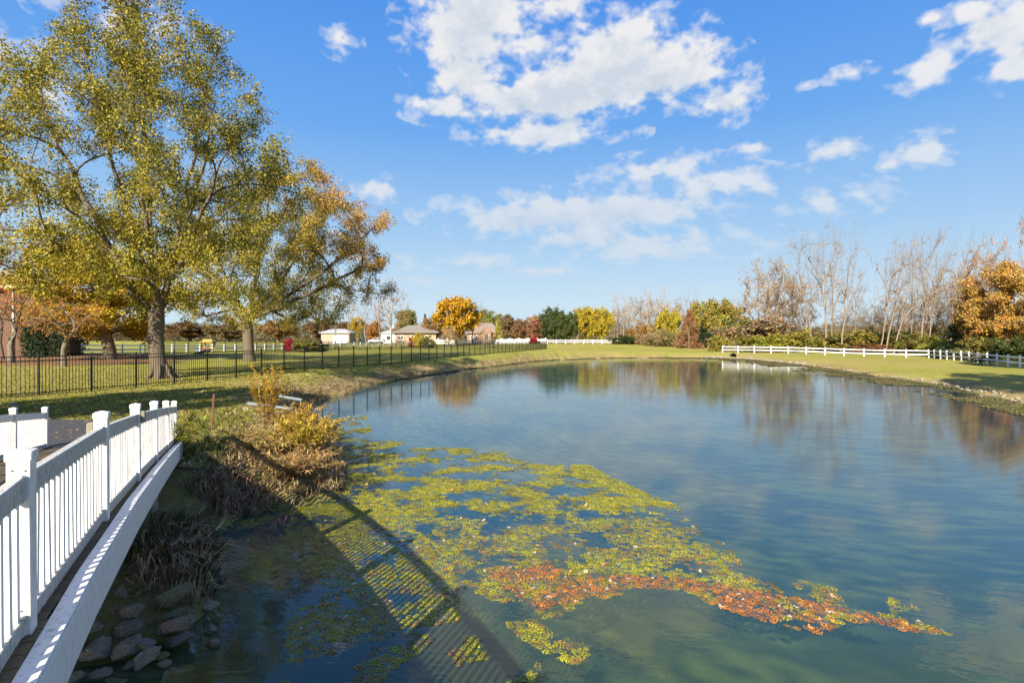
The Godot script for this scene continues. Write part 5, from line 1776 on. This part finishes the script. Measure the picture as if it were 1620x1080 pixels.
# ---------------------------------------------------------------- floating algae
func make_algae() -> void:
	var clump := Geo.new()
	var r := RandomNumberGenerator.new()
	r.seed = 600
	# a lumpy little mat: overlapping flakes
	for i in 28:
		var a := r.randf() * TAU
		var o := Vector3(cos(a), 0, sin(a)) * 0.052 * sqrt(r.randf()) + Vector3(0, r.randf_range(0.002, 0.017), 0)
		var t := r.randf() * TAU
		var u := Vector3(cos(t), r.randfn(0, 0.3), sin(t)) * r.randf_range(0.007, 0.015)
		var w := Vector3(-sin(t), r.randfn(0, 0.3), cos(t)) * r.randf_range(0.005, 0.011)
		var k := r.randf_range(0.6, 1.35)
		var nn := w.cross(u).normalized()
		if nn.y < 0.0: nn = -nn
		clump.quad(o - u, o - w, o + u, o + w, nn, Color(k, k * r.randf_range(0.95, 1.05), k))
	var clump_m := clump.mesh(M.algae)
	var main := PackedVector2Array([Vector2(-3.4, 9.88), Vector2(-3.92, 12.6), Vector2(-4.5, 15.4), Vector2(-3.32, 14.24), Vector2(-1.78, 14.57), Vector2(-0.48, 14.4), Vector2(0.56, 12.6), Vector2(1.68, 12.6), Vector2(2.26, 10.72), Vector2(2.75, 9.51), Vector2(2.75, 8.26), Vector2(2.93, 7.52), Vector2(2.8, 6.81), Vector2(3.32, 6.63), Vector2(3.62, 6.38), Vector2(3.48, 5.86), Vector2(3.82, 5.73), Vector2(4.04, 5.6), Vector2(4.17, 5.35), Vector2(3.79, 5.42), Vector2(3.58, 5.6), Vector2(3.36, 5.6), Vector2(2.93, 5.38), Vector2(2.63, 5.51), Vector2(2.31, 5.77), Vector2(2.02, 6.07), Vector2(1.89, 6.3), Vector2(1.42, 6.38), Vector2(1.02, 6.1), Vector2(0.79, 6.15), Vector2(0.57, 5.73), Vector2(0.31, 5.6), Vector2(0.17, 6.07), Vector2(-0.2, 6.0), Vector2(-0.5, 6.38), Vector2(-0.81, 6.2), Vector2(-1.46, 7.0), Vector2(-2.22, 7.6), Vector2(-2.9, 8.54)])
	var more := [
		[PackedVector2Array([Vector2(-0.06, 5.6), Vector2(0.25, 5.66), Vector2(0.42, 5.36), Vector2(0.72, 5.2), Vector2(0.66, 4.94), Vector2(0.51, 4.85), Vector2(0.28, 5.09), Vector2(0.03, 5.36)]), -0.2],
		[PackedVector2Array([Vector2(-0.66, 5.36), Vector2(-0.3, 5.36), Vector2(-0.22, 4.94), Vector2(-0.48, 4.85)]), -0.1],
		[PackedVector2Array([Vector2(3.85, 5.73), Vector2(4.06, 6.15), Vector2(4.3, 6.0), Vector2(4.23, 5.86)]), -0.1],
		[PackedVector2Array([Vector2(-2.68, 6.9), Vector2(-1.82, 6.55), Vector2(-0.69, 5.2), Vector2(-0.92, 4.89), Vector2(-1.26, 4.4), Vector2(-1.81, 4.5), Vector2(-2.14, 5.42)]), -0.12],
		[PackedVector2Array([Vector2(-4.4, 8.5), Vector2(-3.4, 9.5), Vector2(-2.22, 8.0), Vector2(-1.3, 6.9), Vector2(-0.72, 5.93), Vector2(-1.38, 5.93), Vector2(-2.14, 6.22), Vector2(-2.76, 6.38), Vector2(-3.6, 6.9)]), -0.12],
		[PackedVector2Array([Vector2(-5.0, 15.75), Vector2(-6.4, 19.5), Vector2(-5.4, 21.0), Vector2(-3.97, 16.26), Vector2(-2.88, 15.27), Vector2(-3.27, 14.0)]), 0.12],
		[PackedVector2Array([Vector2(0.3, 4.95), Vector2(0.5, 4.8), Vector2(0.1, 4.5), Vector2(-0.1, 4.6)]), 0.05],
	]
	var band := PackedVector2Array([Vector2(-3.6, 9.4), Vector2(-2.2, 10.0), Vector2(-0.7, 6.9), Vector2(-0.5, 5.6), Vector2(-1.2, 5.4), Vector2(-2.4, 7.0), Vector2(-3.3, 8.2)])
	var orange := PackedVector2Array([Vector2(-0.4, 6.9), Vector2(0.4, 7.05), Vector2(0.95, 6.7), Vector2(1.44, 6.7), Vector2(1.94, 6.65), Vector2(2.5, 6.35), Vector2(3.1, 6.15), Vector2(3.5, 5.85), Vector2(4.2, 5.4), Vector2(3.5, 5.4), Vector2(2.93, 5.3), Vector2(2.31, 5.65), Vector2(1.88, 6.15), Vector2(1.42, 6.3), Vector2(0.82, 6.05), Vector2(0.26, 5.85)])
	var where := []
	var tints := PackedColorArray()
	var leaves := []
	var leaf_t := PackedColorArray()
	var f := FastNoiseLite.new()
	f.seed = 77
	f.frequency = 0.5
	f.fractal_octaves = 4
	f.fractal_gain = 0.6
	var f2 := FastNoiseLite.new()
	f2.seed = 78
	f2.frequency = 1.2
	f2.fractal_octaves = 3
	var cell := 0.04
	for j in int(17.2 / cell):
		var d0 := 4.4 + j * cell
		for i in int(11.0 / cell):
			var x := -6.4 + i * cell + rng.randf() * cell
			var d := d0 + rng.randf() * cell
			var q := Vector2(x, d)
			var n := f.get_noise_2d(x * 1.6 + 0.3 * f2.get_noise_2d(x, d), d * 1.6) * 1.25 + 0.42 * f2.get_noise_2d(x * 3.4, d * 3.4) + 0.28 * f2.get_noise_2d(x * 9.0, d * 9.0)
			var lim := 9.0
			if Geometry2D.is_point_in_polygon(q, band): lim = -0.6
			elif Geometry2D.is_point_in_polygon(q, main): lim = -0.27 if d < 7.2 or x > 1.3 else lerpf(-0.16, -0.07, clampf((d - 7.5) / 4.0, 0.0, 1.0))
			else:
				for m in more:
					if Geometry2D.is_point_in_polygon(q, m[0]):
						lim = m[1]
						break
			if Geometry2D.is_point_in_polygon(q, orange): lim -= 0.2
			if n < lim: continue
			if rng.randf() < 0.12 + 0.5 * smoothstep(0.25, 0.0, n - lim): continue
			if ground_y(x * NEAR, d * NEAR) > -0.01: continue
			var hue := f2.get_noise_2d(x * 1.3 + 20.0, d * 1.3)
			var col := Color(0.27, 0.26, 0.02).lerp(Color(0.13, 0.115, 0.035), clampf(0.75 - (n - lim) * 1.9 + hue * 0.9 + rng.randfn(0, 0.16), 0.0, 1.0))
			var in_orange := Geometry2D.is_point_in_polygon(q, orange)
			if in_orange:
				var o := clampf(0.85 + hue * 1.7 + rng.randfn(0, 0.25), 0.0, 1.0)
				col = col.lerp(Color(0.42, 0.15, 0.03).lerp(Color(0.27, 0.10, 0.035), rng.randf()), o)
			elif d < 8.5 and rng.randf() < 0.22 + hue * 0.3:
				col = col.lerp(Color(0.28, 0.11, 0.05), rng.randf_range(0.3, 0.9))
			col = col * rng.randf_range(0.75, 1.25)
			var s := rng.randf_range(0.5, 1.1) * (0.85 if d < 9.0 else 1.1)
			where.append(Transform3D(Basis(Vector3.UP, rng.randf() * TAU).scaled(Vector3(s, s * rng.randf_range(0.3, 1.1), s)), P(x, -0.004, d)))
			tints.append(col)
			if rng.randf() < (0.10 if in_orange else 0.02):
				var white := rng.randf() < 0.45
				leaves.append(Transform3D(Basis.from_euler(Vector3(rng.randfn(0, 0.25), rng.randf() * TAU, rng.randfn(0, 0.25))) * rng.randf_range(0.18, 0.4), P(x, 0.018, d)))
				leaf_t.append(Color(0.42, 0.35, 0.29) if white else Color(0.5, 0.26, 0.04).lerp(Color(0.36, 0.12, 0.04), rng.randf()))
	stuff("floating_algae", clump_m, where, tints).scale = Vector3.ONE * NEAR
	var fl := Geo.new()
	for k in 5:
		var a := k * TAU / 7.0
		var o := Vector3(cos(a), 0.1, sin(a))
		var s := Vector3(-sin(a), 0.0, cos(a)) * 0.02
		fl.tri(o * 0.005 - s * 0.4, o * 0.045 + s, o * 0.095, Vector3.UP)
		fl.tri(o * 0.005 - s * 0.4, o * 0.045 - s, o * 0.095, Vector3.UP)
	stuff("floating_leaves", fl.mesh(M.litter), leaves, leaf_t).scale = Vector3.ONE * NEAR
	# brown green scum along the right and far shores
	where = []
	tints = PackedColorArray()
	for i in 30000:
		var k := rng.randi_range(72, 128)
		var q := shore[k].lerp(shore[(k + 1) % shore.size()], rng.randf())
		var reach := 1.4
		if k > 92: reach = clampf(q.y * 0.085, 1.0, 5.0)
		var off := reach * pow(rng.randf(), 1.2)
		var x := q.x - off if k > 96 else q.x
		var d := q.y if k > 96 else q.y - off
		if f.get_noise_2d(x * 0.35, d * 0.35) < -0.22 + off / reach * 0.3: continue
		if ground_y(x, d) > -0.0: continue
		where.append(Transform3D(Basis(Vector3.UP, rng.randf() * TAU) * rng.randf_range(1.6, 4.0), P(x, 0.0, d)))
		tints.append(Color(0.10, 0.085, 0.03).lerp(Color(0.15, 0.14, 0.04), rng.randf()) * rng.randf_range(0.7, 1.3))
	stuff("shore_scum", clump_m, where, tints)


# ---------------------------------------------------------------- materials
func make_materials() -> void:
	var fine := noise_map(0.05, [grey(0.78), grey(1.0)], 4, 512, FastNoiseLite.TYPE_SIMPLEX_SMOOTH, 5)
	var coarse := noise_map(0.02, [grey(0.62), grey(0.95), grey(1.0)], 5, 512, FastNoiseLite.TYPE_SIMPLEX_SMOOTH, 6)
	var grass_t := noise_map(0.09, [Color(0.72, 0.74, 0.62), Color(0.96, 0.97, 0.9), Color(1, 1, 1)], 4, 512, FastNoiseLite.TYPE_SIMPLEX_SMOOTH, 7)
	var grain := noise_map(0.03, [grey(0.70), grey(1.0)], 5, 512, FastNoiseLite.TYPE_SIMPLEX_SMOOTH, 8)
	var bark_t := noise_map(0.06, [grey(0.45), grey(0.9), grey(1.0)], 4, 512, FastNoiseLite.TYPE_SIMPLEX_SMOOTH, 9)
	var dirt := noise_map(0.012, [Color(0.62, 0.64, 0.58), Color(0.90, 0.90, 0.87), Color(1, 1, 1), Color(0.97, 0.97, 0.96), Color(0.84, 0.84, 0.80)], 6, 512, FastNoiseLite.TYPE_SIMPLEX_SMOOTH, 10)
	var dirt_old := noise_map(0.02, [Color(0.42, 0.45, 0.41), Color(0.74, 0.75, 0.72), Color(0.95, 0.95, 0.94), Color(0.80, 0.80, 0.77), Color(1, 1, 1)], 5, 512, FastNoiseLite.TYPE_SIMPLEX_SMOOTH, 12)
	var moss := noise_map(0.012, [Color(0.55, 0.62, 0.42), Color(0.85, 0.85, 0.8), Color(1, 1, 1), Color(0.9, 0.88, 0.85)], 5, 512, FastNoiseLite.TYPE_SIMPLEX_SMOOTH, 13)
	var lawn := paint("lawn", Color.WHITE, 0.95, grass_t, 2.3, true)
	lawn.metallic_specular = 0.2
	lawn.detail_enabled = true
	lawn.detail_blend_mode = BaseMaterial3D.BLEND_MODE_MUL
	lawn.detail_uv_layer = BaseMaterial3D.DETAIL_UV_2
	lawn.uv2_triplanar = true
	lawn.uv2_world_triplanar = true
	lawn.uv2_scale = Vector3.ONE / 17.0
	lawn.detail_albedo = noise_map(0.018, [Color(0.72, 0.76, 0.66), Color(0.95, 0.97, 0.9), Color(1, 1, 1), Color(1.0, 0.9, 0.78)], 6, 1024, FastNoiseLite.TYPE_SIMPLEX_SMOOTH, 15)
	var w := StandardMaterial3D.new()
	w.resource_name = "water"
	w.transparency = BaseMaterial3D.TRANSPARENCY_ALPHA
	w.albedo_color = Color(1, 1, 1, 0.5)
	w.vertex_color_use_as_albedo = true
	w.roughness = 0.03
	w.metallic_specular = 0.45
	w.normal_enabled = true
	var nt := noise_map(0.02, [], 3, 1024, FastNoiseLite.TYPE_SIMPLEX_SMOOTH, 14)
	nt.as_normal_map = true
	nt.bump_strength = 2.0
	w.normal_texture = nt
	w.normal_scale = 0.13
	M.water = w
	paint("vinyl", lin(0.70, 0.69, 0.68), 0.45, dirt, 1.3)
	M.vinyl.uv1_scale = Vector3(2.2, 0.7, 2.2)
	var old := paint("vinyl_old", lin(0.56, 0.55, 0.53), 0.55, dirt_old, 0.7)
	old.uv1_scale = Vector3(2.6, 0.7, 2.6)
	paint("white_far", lin(0.78, 0.78, 0.78), 0.6, dirt, 2.0)
	paint("deck", lin(0.20, 0.145, 0.085), 0.85, grain, 0.5, true)
	paint("old_block", lin(0.30, 0.28, 0.2), 0.8, grain, 0.15)
	paint("rust", lin(0.14, 0.065, 0.04), 0.8, coarse, 0.3)
	paint("iron", lin(0.012, 0.012, 0.013), 0.4)
	paint("rock", lin(0.20, 0.185, 0.155), 0.9, moss, 0.22)
	paint("rock_brown", lin(0.20, 0.165, 0.125), 0.9, coarse, 0.25)
	paint("rock_dark", lin(0.12, 0.115, 0.10), 0.7, moss, 0.18)
	paint("rock_moss", lin(0.14, 0.14, 0.08), 0.95, moss, 0.2)
	paint("stone_pale", lin(0.27, 0.235, 0.19), 0.9, coarse, 0.8)
	paint("concrete", lin(0.26, 0.25, 0.22), 0.9, coarse, 0.5)
	paint("asphalt", lin(0.055, 0.055, 0.058), 0.9, fine, 0.4, true)
	paint("brick", lin(0.13, 0.07, 0.045), 0.9, coarse, 1.0)
	M.brick.uv1_scale = Vector3(1.2, 5.0, 1.2)
	paint("brick_tan", lin(0.36, 0.26, 0.17), 0.9, coarse, 1.0)
	paint("brick_red", lin(0.30, 0.17, 0.11), 0.9, coarse, 1.0)
	paint("siding_tan", lin(0.36, 0.30, 0.23), 0.8, fine, 2.0)
	paint("shingle", lin(0.22, 0.20, 0.175), 0.9, grain, 0.9)
	paint("shingle_warm", lin(0.25, 0.195, 0.155), 0.9, grain, 0.9)
	paint("roof_pale", lin(0.38, 0.39, 0.41), 0.7, fine, 2.0)
	paint("pane", lin(0.03, 0.035, 0.04), 0.08)
	paint("car", lin(0.012, 0.018, 0.04), 0.25)
	paint("pvc", lin(0.15, 0.17, 0.20), 0.5, dirt, 0.5)
	paint("wood_tan", lin(0.36, 0.22, 0.13), 0.85, grain, 0.2)
	paint("wood_dark", lin(0.035, 0.027, 0.022), 0.85, grain, 0.4)
	paint("toy_yellow", lin(0.36, 0.26, 0.06), 0.5)
	paint("toy_red", lin(0.26, 0.05, 0.04), 0.5)
	paint("toy_blue", lin(0.06, 0.14, 0.4), 0.5)
	var bg := paint("bark_great", lin(0.15, 0.118, 0.085), 0.95, bark_t, 1.0)
	bg.uv1_scale = Vector3(4.0, 0.9, 4.0)
	for k in [["bark_tan", 0.185, 0.145, 0.105], ["bark_brown", 0.15, 0.115, 0.08], ["bark_dark", 0.06, 0.05, 0.04], ["bark_white", 0.27, 0.225, 0.18], ["bark_grey", 0.17, 0.14, 0.11], ["bark_twig", 0.24, 0.18, 0.12], ["bark_pale", 0.13, 0.11, 0.08], ["bark_shoot", 0.22, 0.12, 0.06]]:
		paint(k[0], lin(k[1], k[2], k[3]), 0.9)
	leaf_paint("leaf_great", Color.WHITE)
	leaf_paint("leaf_willow_long", Color.WHITE)
	var c: Color = FOLIAGE.yellow2
	leaf_paint("leaf_yellow2", c.linear_to_srgb())
	c = FOLIAGE.deepgreen
	leaf_paint("leaf_deepgreen", c.linear_to_srgb())
	paint("dry_grass", Color.WHITE, 0.8, null, 1.0, true)
	M.dry_grass.backlight_enabled = true
	M.dry_grass.backlight = Color(0.3, 0.3, 0.3)
	paint("litter", Color.WHITE, 0.8, null, 1.0, true)
	paint("algae", Color.WHITE, 0.6, null, 1.0, true)


func _ready() -> void:
	var cam := Camera3D.new()
	cam.name = "camera"
	cam.position = Vector3(0, 3.24, 0)
	cam.rotation = Vector3(-0.00556, 0, 0)
	cam.fov = 61.93
	cam.near = 0.05
	cam.far = 6000.0
	add_child(cam)
	cam.current = true
	var env := Environment.new()
	env.background_mode = Environment.BG_SKY
	var sky := Sky.new()
	var pano := PanoramaSkyMaterial.new()
	pano.panorama = make_sky()
	sky.sky_material = pano
	env.sky = sky
	env.background_energy_multiplier = 1.0 / EXPOSURE
	env.tonemap_mode = Environment.TONE_MAPPER_LINEAR
	env.tonemap_exposure = EXPOSURE
	env.sdfgi_enabled = true
	env.ssao_enabled = true
	env.ssil_enabled = true
	var we := WorldEnvironment.new()
	we.name = "world_environment"
	we.environment = env
	add_child(we)
	var sun := DirectionalLight3D.new()
	sun.name = "sun"
	sun.light_energy = 1.6
	sun.light_color = Color(1.0, 0.95, 0.87)
	sun.light_angular_distance = 0.5
	sun.shadow_enabled = true
	sun.rotation_degrees = Vector3(-SUN_HIGH, -SUN_TURN, 0)
	add_child(sun)
	rng.seed = 2024
	noise.seed = 3
	noise.frequency = 0.35
	noise.fractal_octaves = 3
	noise2.seed = 5
	noise2.frequency = 0.5
	noise2.fractal_octaves = 4
	make_materials()
	make_ground()
	make_water()
	make_path()
	make_bridge()
	black_fence("black iron picket fence running along the lawn beside the pond", [Vector2(-25.3, 11.0), Vector2(-18.0, 21.6), Vector2(7.06, 115.4)], 180)
	black_fence("black iron picket fence across the back of the lawn", [Vector2(7.06, 117.5), Vector2(-31.0, 107.0), Vector2(-42.0, 65.0)], 0)
	rail_fence("white two rail fence along the road on the left", [Vector2(-47.0, 56.0), Vector2(-40.5, 100.0), Vector2(-26.5, 151.0)], 2.6, 1.05, M.white_far, [0.85, 0.42])
	scallop_fence()
	rail_fence("white two rail fence across the far lawn", [Vector2(9.4, 151.0), Vector2(33.0, 147.0), Vector2(47.0, 128.0)], 2.44, 1.1, M.white_far, [0.85, 0.42])
	rail_fence("white two rail fence along the right shore", [Vector2(36.3, 98.0), Vector2(59.0, 80.5), Vector2(47.4, 53.0), Vector2(43.0, 42.0)], 2.6, 1.18, M.white_far, [0.85, 0.42])
	make_houses()
	make_bank()
	make_algae()
	make_trees()
	make_great_trees()
